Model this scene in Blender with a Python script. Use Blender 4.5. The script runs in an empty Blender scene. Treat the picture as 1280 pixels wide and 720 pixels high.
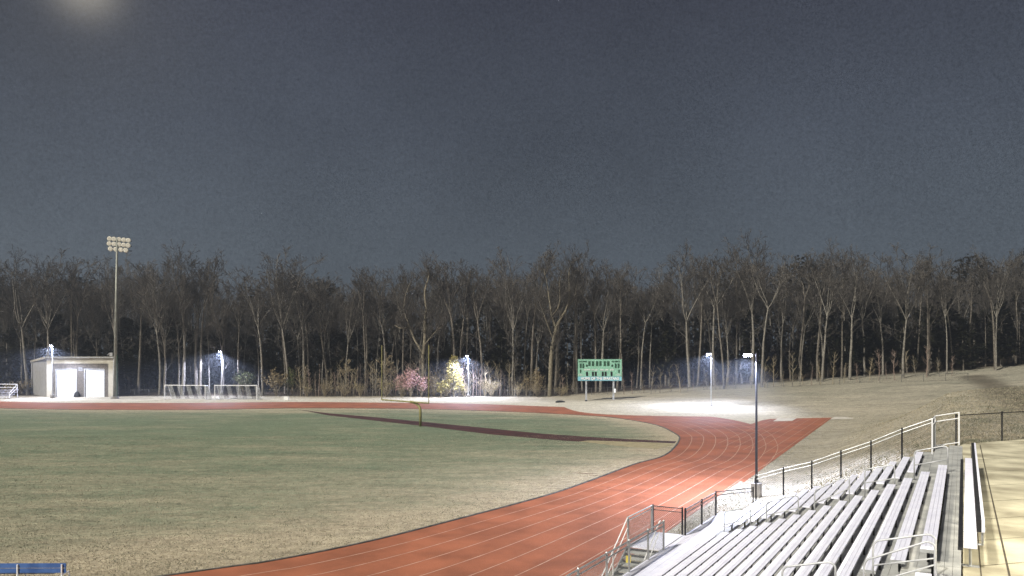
import bpy, math, random
from mathutils import Vector, Matrix
R = random.Random(7)
HAZE = .0012
scene = bpy.context.scene
COL = scene.collection
HC, HOR, F = 9.2, 442.0, 1000.0          # lens height above the track, horizon row and focal length of the survey

# ------------------------------------------------------------------ helpers
def G(x, y, z=0.0):
    d = (HC - z) / (y - HOR) * F
    return Vector(((x - 640) / F * d, d, z))
def D(x, y, d):
    return Vector(((x - 640) / F * d, d, HC - (y - HOR) / F * d))
def sstep(a, b, x):
    t = min(1.0, max(0.0, (x - a) / (b - a)))
    return t * t * (3 - 2 * t)

class MB:
    def __init__(s): s.v = []; s.f = []; s.m = []
    def add(s, vs, fs, mi=0):
        b = len(s.v); s.v += [Vector(v) for v in vs]
        s.f += [tuple(b + i for i in f) for f in fs]; s.m += [mi] * len(fs)
        return s
    def box(s, c, size, ax=None, mi=0):
        c = Vector(c); X, Y, Z = ax or (Vector((1,0,0)), Vector((0,1,0)), Vector((0,0,1)))
        hx, hy, hz = size[0]/2, size[1]/2, size[2]/2
        vs = [c + X*(a*hx) + Y*(b*hy) + Z*(d*hz) for d in (-1,1) for b in (-1,1) for a in (-1,1)]
        return s.add(vs, [(0,2,3,1),(4,5,7,6),(0,1,5,4),(2,6,7,3),(0,4,6,2),(1,3,7,5)], mi)
    def bar(s, a, b, w, h, up=Vector((0,0,1)), mi=0):
        a = Vector(a); b = Vector(b); d = (b - a); L = d.length; d = d / L
        side = d.cross(up)
        if side.length < 1e-4: side = d.cross(Vector((0,1,0)))
        side.normalize(); u2 = side.cross(d)
        return s.box((a + b) / 2, (L, w, h), (d, side, u2), mi)
    def tube(s, pts, r, n=8, mi=0, cap=True):
        pts = [Vector(p) for p in pts]
        rs = r if isinstance(r, (list, tuple)) else [r] * len(pts)
        b0 = len(s.v); prev = None
        for i, p in enumerate(pts):
            d = pts[min(i+1, len(pts)-1)] - pts[max(i-1, 0)]
            if d.length < 1e-9: d = Vector((0,0,1))
            d.normalize()
            ref = prev if prev is not None else (Vector((1,0,0)) if abs(d.x) < .8 else Vector((0,1,0)))
            x = ref - d * ref.dot(d)
            if x.length < 1e-5: x = d.orthogonal()
            x.normalize(); y = d.cross(x); prev = x
            for k in range(n):
                a = 2 * math.pi * k / n
                s.v.append(p + (x * math.cos(a) + y * math.sin(a)) * rs[i])
        for i in range(len(pts) - 1):
            for k in range(n):
                k2 = (k + 1) % n
                s.f.append((b0+i*n+k, b0+i*n+k2, b0+(i+1)*n+k2, b0+(i+1)*n+k)); s.m.append(mi)
        if cap and n > 3:
            s.f.append(tuple(b0 + k for k in reversed(range(n)))); s.m.append(mi)
            e = b0 + (len(pts)-1)*n
            s.f.append(tuple(e + k for k in range(n))); s.m.append(mi)
        return s
    def prism(s, poly, z0, z1, mi=0):
        n = len(poly)
        vs = [(p[0], p[1], z0) for p in poly] + [(p[0], p[1], z1) for p in poly]
        fs = [tuple(reversed(range(n))), tuple(range(n, 2*n))] + [(i, (i+1) % n, n+(i+1) % n, n+i) for i in range(n)]
        return s.add(vs, fs, mi)
    def build(s, name, mats, parent=None, smooth=False):
        me = bpy.data.meshes.new(name)
        o0 = parent_world(parent)
        me.from_pydata([tuple(v - o0) for v in s.v], [], s.f)
        if not isinstance(mats, (list, tuple)): mats = [mats]
        for m in mats: me.materials.append(m)
        if len(mats) > 1: me.polygons.foreach_set('material_index', s.m)
        if smooth: me.polygons.foreach_set('use_smooth', [True] * len(me.polygons))
        me.update()
        o = bpy.data.objects.new(name, me); COL.objects.link(o)
        if parent is not None: o.parent = parent
        return o

def parent_world(p):
    v = Vector((0,0,0))
    while p is not None:
        v = v + p.location; p = p.parent
    return v
def tag(o, label=None, cat=None, group=None, kind=None):
    if label: o['label'] = label
    if cat: o['category'] = cat
    if group: o['group'] = group
    if kind: o['kind'] = kind
    return o
def empty(name, loc, label, cat, group=None):
    o = bpy.data.objects.new(name, None); o.empty_display_size = .5
    o.location = loc; COL.objects.link(o)
    return tag(o, label, cat, group)
def copy_tree(o, parent=None):
    c = o.copy(); COL.objects.link(c); c.parent = parent
    for ch in list(o.children): copy_tree(ch, c)
    return c

# ------------------------------------------------------------------ materials
def mat(name, c1, c2=None, scale=4.0, rough=.7, metal=0.0, bump=0.0, bscale=None, detail=6, coords='Object', spec=.3, lo=.35, hi=.65):
    m = bpy.data.materials.new(name); m.use_nodes = True
    nt = m.node_tree; b = nt.nodes['Principled BSDF']
    b.inputs['Roughness'].default_value = rough; b.inputs['Metallic'].default_value = metal
    b.inputs['Specular IOR Level'].default_value = spec
    if c2 is None:
        b.inputs['Base Color'].default_value = (*c1, 1)
    else:
        tc = nt.nodes.new('ShaderNodeTexCoord')
        n = nt.nodes.new('ShaderNodeTexNoise'); n.inputs['Scale'].default_value = scale; n.inputs['Detail'].default_value = detail
        r = nt.nodes.new('ShaderNodeValToRGB')
        r.color_ramp.elements[0].position = lo; r.color_ramp.elements[1].position = hi
        r.color_ramp.elements[0].color = (*c1, 1); r.color_ramp.elements[1].color = (*c2, 1)
        nt.links.new(tc.outputs[coords], n.inputs['Vector']); nt.links.new(n.outputs['Fac'], r.inputs['Fac'])
        nt.links.new(r.outputs['Color'], b.inputs['Base Color'])
        if bump:
            n2 = nt.nodes.new('ShaderNodeTexNoise'); n2.inputs['Scale'].default_value = bscale or scale * 4; n2.inputs['Detail'].default_value = 4
            nt.links.new(tc.outputs[coords], n2.inputs['Vector'])
            bp = nt.nodes.new('ShaderNodeBump'); bp.inputs['Strength'].default_value = bump; bp.inputs['Distance'].default_value = .05
            nt.links.new(n2.outputs['Fac'], bp.inputs['Height']); nt.links.new(bp.outputs['Normal'], b.inputs['Normal'])
    return m

def grass_mat(name, dry1, dry2, green1, green2, attr='dry', litter_dark=(.045,.034,.024)):
    """dead straw mixed with green by patches; 'dry' paints where the turf itself is straw, 'litter' where leaves lie and along the dark band."""
    m = bpy.data.materials.new(name); m.use_nodes = True
    nt = m.node_tree; N = nt.nodes; L = nt.links; b = N['Principled BSDF']
    b.inputs['Roughness'].default_value = .95; b.inputs['Specular IOR Level'].default_value = .08
    tc = N.new('ShaderNodeTexCoord')
    def noise(sc, det=5, stretch=None, rough=.55):
        n = N.new('ShaderNodeTexNoise'); n.inputs['Scale'].default_value = sc; n.inputs['Detail'].default_value = det
        n.inputs['Roughness'].default_value = rough
        if stretch:
            mp = N.new('ShaderNodeMapping'); mp.inputs['Scale'].default_value = stretch
            mp.inputs['Rotation'].default_value = (0, 0, math.radians(-28))
            L.new(tc.outputs['Object'], mp.inputs['Vector']); L.new(mp.outputs['Vector'], n.inputs['Vector'])
        else: L.new(tc.outputs['Object'], n.inputs['Vector'])
        return n
    def ramp(src, a, ca, z, cz):
        r = N.new('ShaderNodeValToRGB'); e = r.color_ramp.elements
        e[0].position = a; e[1].position = z; e[0].color = (*ca, 1); e[1].color = (*cz, 1)
        L.new(src, r.inputs['Fac']); return r.outputs['Color']
    fine = noise(5.5, 6, rough=.75)
    dry = ramp(fine.outputs['Fac'], .3, dry1, .7, dry2)
    grn = ramp(fine.outputs['Fac'], .3, green1, .7, green2)
    patch = noise(.16, 8, stretch=(.45, 1.2, 1), rough=.66); mid = noise(.9, 6, stretch=(.5, 1.3, 1), rough=.7)
    at = N.new('ShaderNodeAttribute'); at.attribute_name = attr
    def math_(op, a, bb):
        n = N.new('ShaderNodeMath'); n.operation = op; n.use_clamp = op == 'MULTIPLY_ADD' or False
        for i, x in enumerate((a, bb)):
            if isinstance(x, (int, float)): n.inputs[i].default_value = x
            else: L.new(x, n.inputs[i])
        return n.outputs[0]
    s1 = math_('ADD', math_('MULTIPLY', patch.outputs['Fac'], .9), math_('MULTIPLY', mid.outputs['Fac'], .55))
    s2 = math_('ADD', s1, at.outputs['Fac'])
    mr = N.new('ShaderNodeMapRange'); mr.inputs['From Min'].default_value = .56; mr.inputs['From Max'].default_value = 1.10
    L.new(s2, mr.inputs['Value'])
    mx = N.new('ShaderNodeMix'); mx.data_type = 'RGBA'
    L.new(mr.outputs['Result'], mx.inputs[0]); L.new(grn, mx.inputs[6]); L.new(dry, mx.inputs[7])
    at2 = N.new('ShaderNodeAttribute'); at2.attribute_name = 'litter_dark'
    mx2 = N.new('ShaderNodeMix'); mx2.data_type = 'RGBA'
    L.new(at2.outputs['Fac'], mx2.inputs[0]); L.new(mx.outputs[2], mx2.inputs[6]); mx2.inputs[7].default_value = (*litter_dark, 1)
    at3 = N.new('ShaderNodeAttribute'); at3.attribute_name = 'pale'
    rag = noise(.55, 8, rough=.7)
    pm = math_('SUBTRACT', math_('ADD', at3.outputs['Fac'], math_('MULTIPLY', rag.outputs['Fac'], .9)), .45)
    pr = N.new('ShaderNodeMapRange'); pr.inputs['From Min'].default_value = .25; pr.inputs['From Max'].default_value = .75; L.new(pm, pr.inputs['Value'])
    gate = N.new('ShaderNodeMapRange'); gate.inputs['From Min'].default_value = .0; gate.inputs['From Max'].default_value = .15; L.new(at3.outputs['Fac'], gate.inputs['Value'])
    pf = math_('MULTIPLY', pr.outputs['Result'], gate.outputs['Result'])
    mx3 = N.new('ShaderNodeMix'); mx3.data_type = 'RGBA'; mx3.inputs[7].default_value = (.49,.455,.37,1)
    L.new(pf, mx3.inputs[0]); L.new(mx2.outputs[2], mx3.inputs[6])
    cl1 = noise(1.7, 9, rough=.82); cl2 = noise(.42, 6, stretch=(.35, 1.6, 1), rough=.7)
    cm = math_('ADD', math_('MULTIPLY', cl1.outputs['Fac'], 1.5), math_('MULTIPLY', cl2.outputs['Fac'], .75))
    cr_ = N.new('ShaderNodeMapRange'); cr_.inputs['From Min'].default_value = .80; cr_.inputs['From Max'].default_value = 1.45
    cr_.inputs['To Min'].default_value = .50; cr_.inputs['To Max'].default_value = 1.50; L.new(cm, cr_.inputs['Value'])
    mx4 = N.new('ShaderNodeMix'); mx4.data_type = 'RGBA'; mx4.blend_type = 'MULTIPLY'; mx4.inputs[0].default_value = 1
    L.new(mx3.outputs[2], mx4.inputs[6]); L.new(cr_.outputs['Result'], mx4.inputs[7])
    L.new(mx4.outputs[2], b.inputs['Base Color'])
    bp = N.new('ShaderNodeBump'); bp.inputs['Strength'].default_value = .9; bp.inputs['Distance'].default_value = .08
    hn = noise(9, 5, rough=.8); L.new(hn.outputs['Fac'], bp.inputs['Height']); L.new(bp.outputs['Normal'], b.inputs['Normal'])
    return m

def emit_mat(name, col, s):
    m = bpy.data.materials.new(name); m.use_nodes = True
    b = m.node_tree.nodes['Principled BSDF']
    b.inputs['Base Color'].default_value = (.8,.8,.8,1)
    b.inputs['Emission Color'].default_value = (*col, 1); b.inputs['Emission Strength'].default_value = s
    return m

M = {}
M['turf'] = grass_mat('turf', (.30,.258,.18), (.49,.42,.30), (.098,.126,.082), (.205,.245,.165))
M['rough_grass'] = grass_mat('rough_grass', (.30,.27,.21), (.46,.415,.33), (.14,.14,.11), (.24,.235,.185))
M['verge'] = mat('bleached_verge', (.46,.43,.36), (.68,.64,.55), .5, .95, bump=.4, bscale=6, detail=10)
M['blade'] = mat('grass_blades', (.165,.165,.112), (.38,.33,.24), .7, .95, detail=9, spec=.04, lo=.36, hi=.62)
M['track'] = mat('track_surface', (.222,.076,.037), (.335,.114,.056), .35, .85, bump=.25, bscale=14, detail=9)
M['scuff'] = mat('scuffed_rubber', (.12,.05,.035), (.22,.085,.055), 5, .9)
M['paint'] = mat('lane_paint', (.36,.21,.15), (.50,.34,.26), 1.5, .7)
M['kerb'] = mat('stained_kerb', (.06,.062,.055), (.14,.135,.12), 1.5, .9)
M['curb'] = mat('curb_concrete', (.20,.19,.18), (.32,.30,.28), 2.0, .85)
M['runway'] = mat('runway_rubber', (.036,.014,.012), (.07,.024,.020), .8, .9, bump=.2, bscale=10)
M['sand'] = mat('pit_sand', (.25,.215,.125), (.35,.30,.18), 1.5, .95, bump=.3, bscale=9)
M['concrete'] = mat('broomed_concrete', (.30,.27,.19), (.62,.575,.42), .75, .85, bump=.12, bscale=30, detail=9)
M['joint'] = mat('joint_dirt', (.06,.05,.035), (.10,.085,.06), 3, .95)
M['path'] = mat('asphalt_path', (.055,.055,.048), (.10,.098,.085), 1.2, .9, bump=.2)
M['pad'] = mat('pale_concrete', (.46,.43,.38), (.60,.56,.50), 1.2, .85)
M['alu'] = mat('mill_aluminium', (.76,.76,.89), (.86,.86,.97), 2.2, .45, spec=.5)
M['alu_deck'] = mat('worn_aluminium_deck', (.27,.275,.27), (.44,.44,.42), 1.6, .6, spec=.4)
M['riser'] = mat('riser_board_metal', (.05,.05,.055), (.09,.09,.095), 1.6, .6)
M['galv'] = mat('galvanised_steel', (.36,.37,.37), (.52,.53,.53), 3, .45, metal=.5, spec=.5)
M['black_steel'] = mat('black_coated_steel', (.012,.012,.014), (.028,.028,.03), 5, .5)
M['far_steel'] = mat('weathered_fence_steel', (.07,.07,.065), (.13,.13,.12), 3, .7)
M['rail_alu'] = mat('rail_aluminium', (.40,.41,.42), (.55,.56,.58), 5, .45, metal=.2)
M['wire'] = mat('chain_wire', (.06,.06,.06), (.12,.12,.12), 6, .6, metal=.3)
M['wire_light'] = mat('galvanised_wire', (.25,.26,.26), (.36,.37,.37), 6, .5, metal=.4)
M['white_tube'] = mat('white_powder_tube', (.72,.72,.74), (.82,.82,.82), 4, .4, spec=.5)
M['bark_grey'] = mat('grey_bark', (.14,.13,.112), (.27,.25,.215), 2.5, .95, bump=.5, bscale=10, spec=.04)
M['bark_brown'] = mat('brown_bark', (.095,.085,.071), (.20,.178,.148), 2.5, .95, bump=.5, bscale=10, spec=.04)
M['bark_pale'] = mat('pale_bark', (.13,.115,.083), (.24,.21,.155), 2.5, .95, bump=.4, bscale=10, spec=.04)
M['twig'] = mat('twigs', (.066,.060,.054), (.130,.118,.104), .5, .95, spec=.04)
M['twig_tan'] = mat('tan_twigs', (.27,.225,.15), (.40,.34,.24), .8, .95, spec=.04)
M['twig_pink'] = mat('pinkish_stems', (.22,.165,.135), (.36,.28,.235), .8, .95, spec=.04)
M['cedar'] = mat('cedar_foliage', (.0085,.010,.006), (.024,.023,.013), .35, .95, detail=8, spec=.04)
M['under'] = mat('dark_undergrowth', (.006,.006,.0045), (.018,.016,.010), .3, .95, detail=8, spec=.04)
M['yellow_leaf'] = mat('yellow_green_leaf', (.24,.20,.065), (.38,.33,.13), 1.0, .8, spec=.04)
M['pink_leaf'] = mat('pink_blossom', (.40,.22,.21), (.56,.36,.34), 1.0, .8, spec=.04)
M['tan_leaf'] = mat('tan_dead_leaf', (.17,.135,.08), (.27,.215,.13), 1.0, .9, spec=.04)
M['straw_leaf'] = mat('straw_leaf', (.28,.235,.11), (.42,.36,.18), 1.0, .9, spec=.04)
M['green_leaf'] = mat('dull_green_leaf', (.05,.065,.028), (.10,.115,.05), 1.0, .9, spec=.04)
M['stucco'] = mat('cream_stucco', (.40,.37,.30), (.48,.45,.37), 1.5, .9, bump=.1)
M['shed_side'] = mat('grey_block_wall', (.20,.195,.185), (.27,.26,.25), 1.2, .9, bump=.2)
M['block'] = mat('split_face_block', (.075,.067,.058), (.17,.15,.125), 3.0, .95, bump=.7, bscale=8)
M['roof'] = mat('roof_metal', (.30,.27,.21), (.40,.36,.29), 1.0, .6)
M['door'] = mat('white_door_paint', (.74,.75,.74), (.82,.82,.80), .8, .5)
M['board'] = mat('scoreboard_green', (.22,.45,.33), (.26,.50,.38), .6, .5)
M['banner'] = mat('banner_blue', (.17,.42,.50), (.22,.50,.58), .6, .5)
M['letter'] = mat('white_lettering', (.80,.81,.80), (.88,.88,.86), 2, .5)
M['black'] = mat('black_panel', (.006,.007,.007), (.014,.015,.014), 3, .4)
M['dark_green'] = mat('dark_green_paint', (.018,.06,.035), (.03,.085,.05), 3, .6)
M['yellow_steel'] = mat('faded_yellow_paint', (.19,.175,.07), (.28,.255,.105), 2.5, .5)
M['yellow_sign'] = mat('yellow_sign', (.80,.62,.02), (.85,.68,.04), 3, .5)
M['blue'] = mat('blue_bench_board', (.035,.085,.25), (.06,.13,.34), 2.5, .5, bump=.1)
M['reflector'] = mat('flood_glass', (.84,.81,.70), (.92,.90,.80), 3, .25, spec=.6)
M['net_white'] = mat('white_net_cord', (.50,.52,.52), (.66,.67,.66), 3, .8)
M['net_dark'] = mat('black_net_cord', (.015,.016,.02), (.03,.03,.035), 3, .8)
M['lens'] = emit_mat('lamp_lens', (.74,.76,1.0), 120.0)
M['tower_steel'] = mat('weathered_tower_steel', (.19,.195,.17), (.28,.285,.25), 2, .5, metal=.3)
M['dark_cloth'] = mat('dark_canvas', (.015,.016,.016), (.03,.03,.03), 4, .9)
M['water_blue'] = mat('pale_plastic', (.45,.55,.62), (.55,.64,.70), 3, .5)

# ------------------------------------------------------------------ camera
cam = bpy.data.cameras.new('camera'); co = bpy.data.objects.new('camera', cam); COL.objects.link(co)
co.location = (0, 0, HC); co.rotation_euler = (math.radians(90), 0, 0)
cam.sensor_width = 36; cam.lens = 36 * F / 1280; cam.shift_y = (HOR - 360) / 1280
cam.clip_start = .1; cam.clip_end = 3000
scene.camera = co

# ------------------------------------------------------------------ sky, moonlight
w = bpy.data.worlds.new('World'); scene.world = w; w.use_nodes = True
nt = w.node_tree; N = nt.nodes; L = nt.links
bg = N['Background']
tc = N.new('ShaderNodeTexCoord'); sx = N.new('ShaderNodeSeparateXYZ'); L.new(tc.outputs['Generated'], sx.inputs[0])
rp = N.new('ShaderNodeValToRGB'); e = rp.color_ramp.elements
e[0].position = 0.0; e[0].color = (.086,.104,.123, 1)
e[1].position = .42; e[1].color = (.034,.038,.054, 1)
for p, c in ((.12, (.076,.093,.113)), (.26, (.051,.061,.080))):
    k = e.new(p); k.color = (*c, 1)
L.new(sx.outputs['Z'], rp.inputs['Fac'])
ns = N.new('ShaderNodeTexNoise'); ns.inputs['Scale'].default_value = 2.2; ns.inputs['Detail'].default_value = 5
L.new(tc.outputs['Generated'], ns.inputs['Vector'])
mr = N.new('ShaderNodeMapRange'); mr.inputs['From Min'].default_value = .3; mr.inputs['From Max'].default_value = .7
mr.inputs['To Min'].default_value = .78; mr.inputs['To Max'].default_value = 1.2
L.new(ns.outputs['Fac'], mr.inputs['Value'])
m1 = N.new('ShaderNodeMix'); m1.data_type = 'RGBA'; m1.blend_type = 'MULTIPLY'; m1.inputs[0].default_value = 1
n2 = N.new('ShaderNodeTexNoise'); n2.inputs['Scale'].default_value = 330; n2.inputs['Detail'].default_value = 3; n2.inputs['Roughness'].default_value = .9
L.new(tc.outputs['Generated'], n2.inputs['Vector'])
mr2 = N.new('ShaderNodeMapRange'); mr2.inputs['From Min'].default_value = .25; mr2.inputs['From Max'].default_value = .75
mr2.inputs['To Min'].default_value = .62; mr2.inputs['To Max'].default_value = 1.38; L.new(n2.outputs['Fac'], mr2.inputs['Value'])
mm = N.new('ShaderNodeMath'); mm.operation = 'MULTIPLY'; L.new(mr.outputs['Result'], mm.inputs[0]); L.new(mr2.outputs['Result'], mm.inputs[1])
L.new(rp.outputs['Color'], m1.inputs[6]); L.new(mm.outputs[0], m1.inputs[7])
# moon behind thin cloud: its halo
md = Vector(((105 - 640) / F, 1.0, (HOR + 22) / F)).normalized()
dt = N.new('ShaderNodeVectorMath'); dt.operation = 'DOT_PRODUCT'; dt.inputs[1].default_value = md
nz = N.new('ShaderNodeVectorMath'); nz.operation = 'NORMALIZE'; L.new(tc.outputs['Generated'], nz.inputs[0]); L.new(nz.outputs[0], dt.inputs[0])
cl0 = N.new('ShaderNodeClamp'); L.new(dt.outputs['Value'], cl0.inputs['Value'])
def power(k, amp):
    p = N.new('ShaderNodeMath'); p.operation = 'POWER'; p.inputs[1].default_value = k; L.new(cl0.outputs[0], p.inputs[0])
    q = N.new('ShaderNodeMath'); q.operation = 'MULTIPLY'; q.inputs[1].default_value = amp; L.new(p.outputs[0], q.inputs[0]); return q.outputs[0]
pw = N.new('ShaderNodeMath'); pw.operation = 'ADD'; L.new(power(2200, .34), pw.inputs[0]); L.new(power(160, .028), pw.inputs[1])
m2 = N.new('ShaderNodeMix'); m2.data_type = 'RGBA'; m2.blend_type = 'ADD'; m2.inputs[7].default_value = (.62,.56,.44,1)
L.new(pw.outputs[0], m2.inputs[0]); L.new(m1.outputs[2], m2.inputs[6])
# a few faint stars
vo = N.new('ShaderNodeTexVoronoi'); vo.feature = 'F1'; vo.inputs['Scale'].default_value = 34
L.new(nz.outputs[0], vo.inputs['Vector'])
st = N.new('ShaderNodeMapRange'); st.inputs['From Min'].default_value = .022; st.inputs['From Max'].default_value = .010
L.new(vo.outputs['Distance'], st.inputs['Value'])
sc_ = N.new('ShaderNodeSeparateColor'); L.new(vo.outputs['Color'], sc_.inputs[0])
s3 = N.new('ShaderNodeMapRange'); s3.inputs['From Min'].default_value = .6; s3.inputs['From Max'].default_value = 1.0
L.new(sc_.outputs[0], s3.inputs['Value'])
sm = N.new('ShaderNodeMath'); sm.operation = 'MULTIPLY'; L.new(st.outputs['Result'], sm.inputs[0]); L.new(s3.outputs['Result'], sm.inputs[1])
m3 = N.new('ShaderNodeMix'); m3.data_type = 'RGBA'; m3.blend_type = 'ADD'; m3.inputs[7].default_value = (.28,.30,.32,1)
L.new(sm.outputs[0], m3.inputs[0]); L.new(m2.outputs[2], m3.inputs[6])
L.new(m3.outputs[2], bg.inputs['Color']); bg.inputs['Strength'].default_value = 1.0

sun = bpy.data.lights.new('sun', 'SUN'); sun.energy = 4.7; sun.angle = math.radians(3); sun.color = (1.0, .95, .84)
so = bpy.data.objects.new('sun', sun); COL.objects.link(so)
so.rotation_euler = Vector((.50, .52, -.68)).to_track_quat('-Z', 'Y').to_euler()

# ------------------------------------------------------------------ track curves
def catmull(ps, sub):
    out = []
    n = len(ps)
    for i in range(n - 1):
        p0, p1, p2, p3 = ps[max(i-1,0)], ps[i], ps[i+1], ps[min(i+2,n-1)]
        for k in range(sub):
            t = k / sub
            out.append(.5 * ((2*p1) + (p2-p0)*t + (2*p0-5*p1+4*p2-p3)*t*t + (3*p1-p0-3*p2+p3)*t**3))
    out.append(ps[-1]); return out
AL = G(929,600); DL = (G(1040.5,522) - AL).normalized(); NL = Vector((DL.y, -DL.x, 0))   # outer edge of the straight, outward normal
near_px = [(220,719),(340,702),(460,678),(560,653),(680,621),(735.5,602.5),(793,581)]
near = [G(*p) for p in near_px]
d0 = (near[0] - near[1]).normalized()
near = [near[0] + d0 * 60, near[0] + d0 * 25] + near
inn, out_ = [], []
for i, p in enumerate(near):
    t = (near[min(i+1, len(near)-1)] - near[max(i-1,0)]).normalized()
    inn.append(p); pr_ = AL + DL * (p - AL).dot(DL); w_ = sstep(24, 50, p.y)
    out_.append((pr_ - NL * .1) if i > 1 else pr_ - DL * (8 - 4 * i))
pairs = [((828,571),(962,579)), ((843,560.5),(972,566)), ((850,549),(973,555.3)), ((846,543),(963,541.6)), ((822.6,532),(939,530.4)),
         ((783,524.4),(900,522.3)), ((748.7,520.6),(834.7,515.4)), ((680,516.8),(766,511)), ((613,514),(680,508)), ((529,511.5),(585,504.6)),
         ((444,510.6),(470,503.2)), ((360,510.5),(360,502.6)), ((240,512.5),(240,503.6)), ((150,512.5),(145,503.6)), ((75,512),(68,503.3)),
         ((0,510.5),(-12,501.6)), ((-140,507),(-160,498.5))]
for a, b in pairs: inn.append(G(*a)); out_.append(G(*b))
IN = catmull(inn, 10); OUT = catmull(out_, 10)
ZT = .012
def lerp(i, f): return IN[i].lerp(OUT[i], f)
mb = MB(); n = len(IN); K = 4
for i in range(n):
    for k in range(K + 1): mb.v.append(lerp(i, k / K) + Vector((0,0,ZT)))
for i in range(n - 1):
    for k in range(K):
        a = i * (K+1) + k; mb.f.append((a, a + 1, a + K + 2, a + K + 1)); mb.m.append(0)
track = tag(mb.build('running_track', M['track']), kind='structure')
# sprint chute that runs on past the bend
ch = [G(930,603), G(987,561), G(1040.5,522), G(963,523.6), G(953,525.2), G(936,531), G(900,545), G(880,580)]
mb = MB(); mb.add([(p.x, p.y, .006) for p in ch], [tuple(range(len(ch)))])
tag(mb.build('sprint_chute', M['track']), kind='structure')
mb = MB()
def ribbon(pts, wd, z):
    b = len(mb.v)
    for i, p in enumerate(pts):
        t = (pts[min(i+1, len(pts)-1)] - pts[max(i-1,0)]).normalized(); s = Vector((t.y, -t.x, 0)) * wd / 2
        mb.v.append(Vector((p.x, p.y, z)) - s); mb.v.append(Vector((p.x, p.y, z)) + s)
    for i in range(len(pts) - 1):
        mb.f.append((b+2*i, b+2*i+1, b+2*i+3, b+2*i+2)); mb.m.append(0)
for k in range(1, 9):
    f = k / 8 - (.012 if k == 8 else 0)
    ribbon([lerp(i, f) for i in range(n)], .06, ZT + .004)
for k in range(0, 7):
    o = AL - NL * (.25 + 1.13 * k)
    a0 = 14 + 1.5 * k; a1 = 62.5 + (k * .25)
    ribbon([o + DL * a0, o + DL * (a0 + a1) / 2, o + DL * a1], .055, ZT + .008)
tag(mb.build('lane_markings', M['paint']), kind='structure')
mb = MB()
for (px, py), ln in zip([(729,592),(749,595),(757,609),(771,613),(789,616),(813,619),(832,620),(787,601),(868,577),(880,580),(905,571)], [1.6,1.5,.8,1.5,1.6,1.2,.7,.9,1.8,1.6,1.2]):
    c = G(px, py); c.z = 0; t = Vector((.90,-.42,0)); ribbon([c - t*ln*.5, c, c + t*ln*.5], .10, ZT + .003)
tag(mb.build('scuff_marks', M['scuff']), kind='structure')
# kerb along the inner edge
mb = MB()
cin = [IN[i] - (OUT[i] - IN[i]).normalized() * .02 for i in range(n)]
for i in range(n - 1):
    o1 = (OUT[i] - IN[i]).normalized(); o2 = (OUT[i+1] - IN[i+1]).normalized()
    q = [IN[i], IN[i+1], IN[i+1] - o2*.15, IN[i] - o1*.15]
    vs = [(p.x, p.y, 0.0) for p in q] + [(p.x, p.y, .06) for p in q]
    mb.add(vs, [(4,5,6,7), (0,1,5,4), (2,3,7,6)])
tag(mb.build('track_kerb', M['kerb']), kind='structure')

# ------------------------------------------------------------------ terrain
def terrain_z(x, y):
    P = Vector((x, y, 0)) - AL
    s = P.dot(NL)
    aa = P.dot(DL); wd_ = 10.7 + 30 * sstep(30, 100, aa); zs = 5.08 * min(1, max(0, (s - 2.8) / wd_)) ** 1.4
    if s > 13.5: zs += min(1.6, (s - 13.5) * .02)
    wgt = min(1, max(0, (x - 8) / 60)) 
    zb = (3.3 * wgt + .05 * max(0, x - 64)) * sstep(112, 165, y) + max(0, y - 165) * .03 * (.3 + wgt)
    dz = zs - zb; z = .5 * (zs + zb + math.sqrt(dz * dz + .9 * min(1, zs, zb) if min(zs, zb) > 0 else dz * dz)) + .15 * min(zs, zb)
    if y > 120 or s > 4: z += .03 * math.sin(x * .31 + y * .13) * math.sin(y * .23 - x * .11) * sstep(0, 1.5, z)
    return z - .015
xs = [-330 + 12 * i for i in range(15)] + [-150 + 2.0 * i for i in range(0, 141)] + [134 + 12 * i for i in range(18)]
ys = [-60 + 8 * i for i in range(8)] + [2 + 1.6 * i for i in range(115)] + [188 + 14 * i for i in range(12)]
far_o = [p for p in OUT[::2] if p.y > 98]
dark_band = []
def tz(px, py):
    d = 24.0
    while d < 220:                       # nearest ground along the line of sight
        p = D(px, py, d)
        if p.z <= terrain_z(p.x, p.y): return p
        d += .5
    return p
def pale_at(x, y):
    if y < 96 or y > 180: return 0
    q = min(far_o, key=lambda q: (x - q.x) ** 2 + (y - q.y) ** 2); d = math.hypot(x - q.x, y - q.y)
    wdt = 9 + 10 * sstep(100, 120, q.y) - 3 * sstep(-10, -60, q.x)
    return 1 - sstep(wdt * .35, wdt * 1.15, d) if not (q.y < 112 and x > q.x + 12) else .0
def dark_band_at(x, y):
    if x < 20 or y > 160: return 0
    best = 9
    for a_, b_ in zip(dark_band, dark_band[1:]):
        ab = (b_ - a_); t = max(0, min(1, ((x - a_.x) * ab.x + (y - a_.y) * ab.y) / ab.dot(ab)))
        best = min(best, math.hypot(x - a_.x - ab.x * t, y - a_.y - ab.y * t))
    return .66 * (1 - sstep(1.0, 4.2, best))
mb = MB(); dry = []; lit = []; pal = []
for y in ys:
    for x in xs:
        mb.v.append(Vector((x, y, terrain_z(x, y))))
        px = 640 + F * x / max(y, 1)
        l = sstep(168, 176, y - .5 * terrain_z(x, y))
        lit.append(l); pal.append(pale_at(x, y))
        s = (Vector((x, y, 0)) - AL).dot(NL)
        dry.append(.30 - .18 * sstep(120, 150, y) * sstep(20, 50, x) - .05 * sstep(6, 30, s))
nx = len(xs)
for j in range(len(ys) - 1):
    for i in range(nx - 1):
        a = j * nx + i; mb.f.append((a, a+1, a+nx+1, a+nx)); mb.m.append(0)
gr = mb.build('ground', M['rough_grass'], smooth=True); tag(gr, kind='structure')
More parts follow.
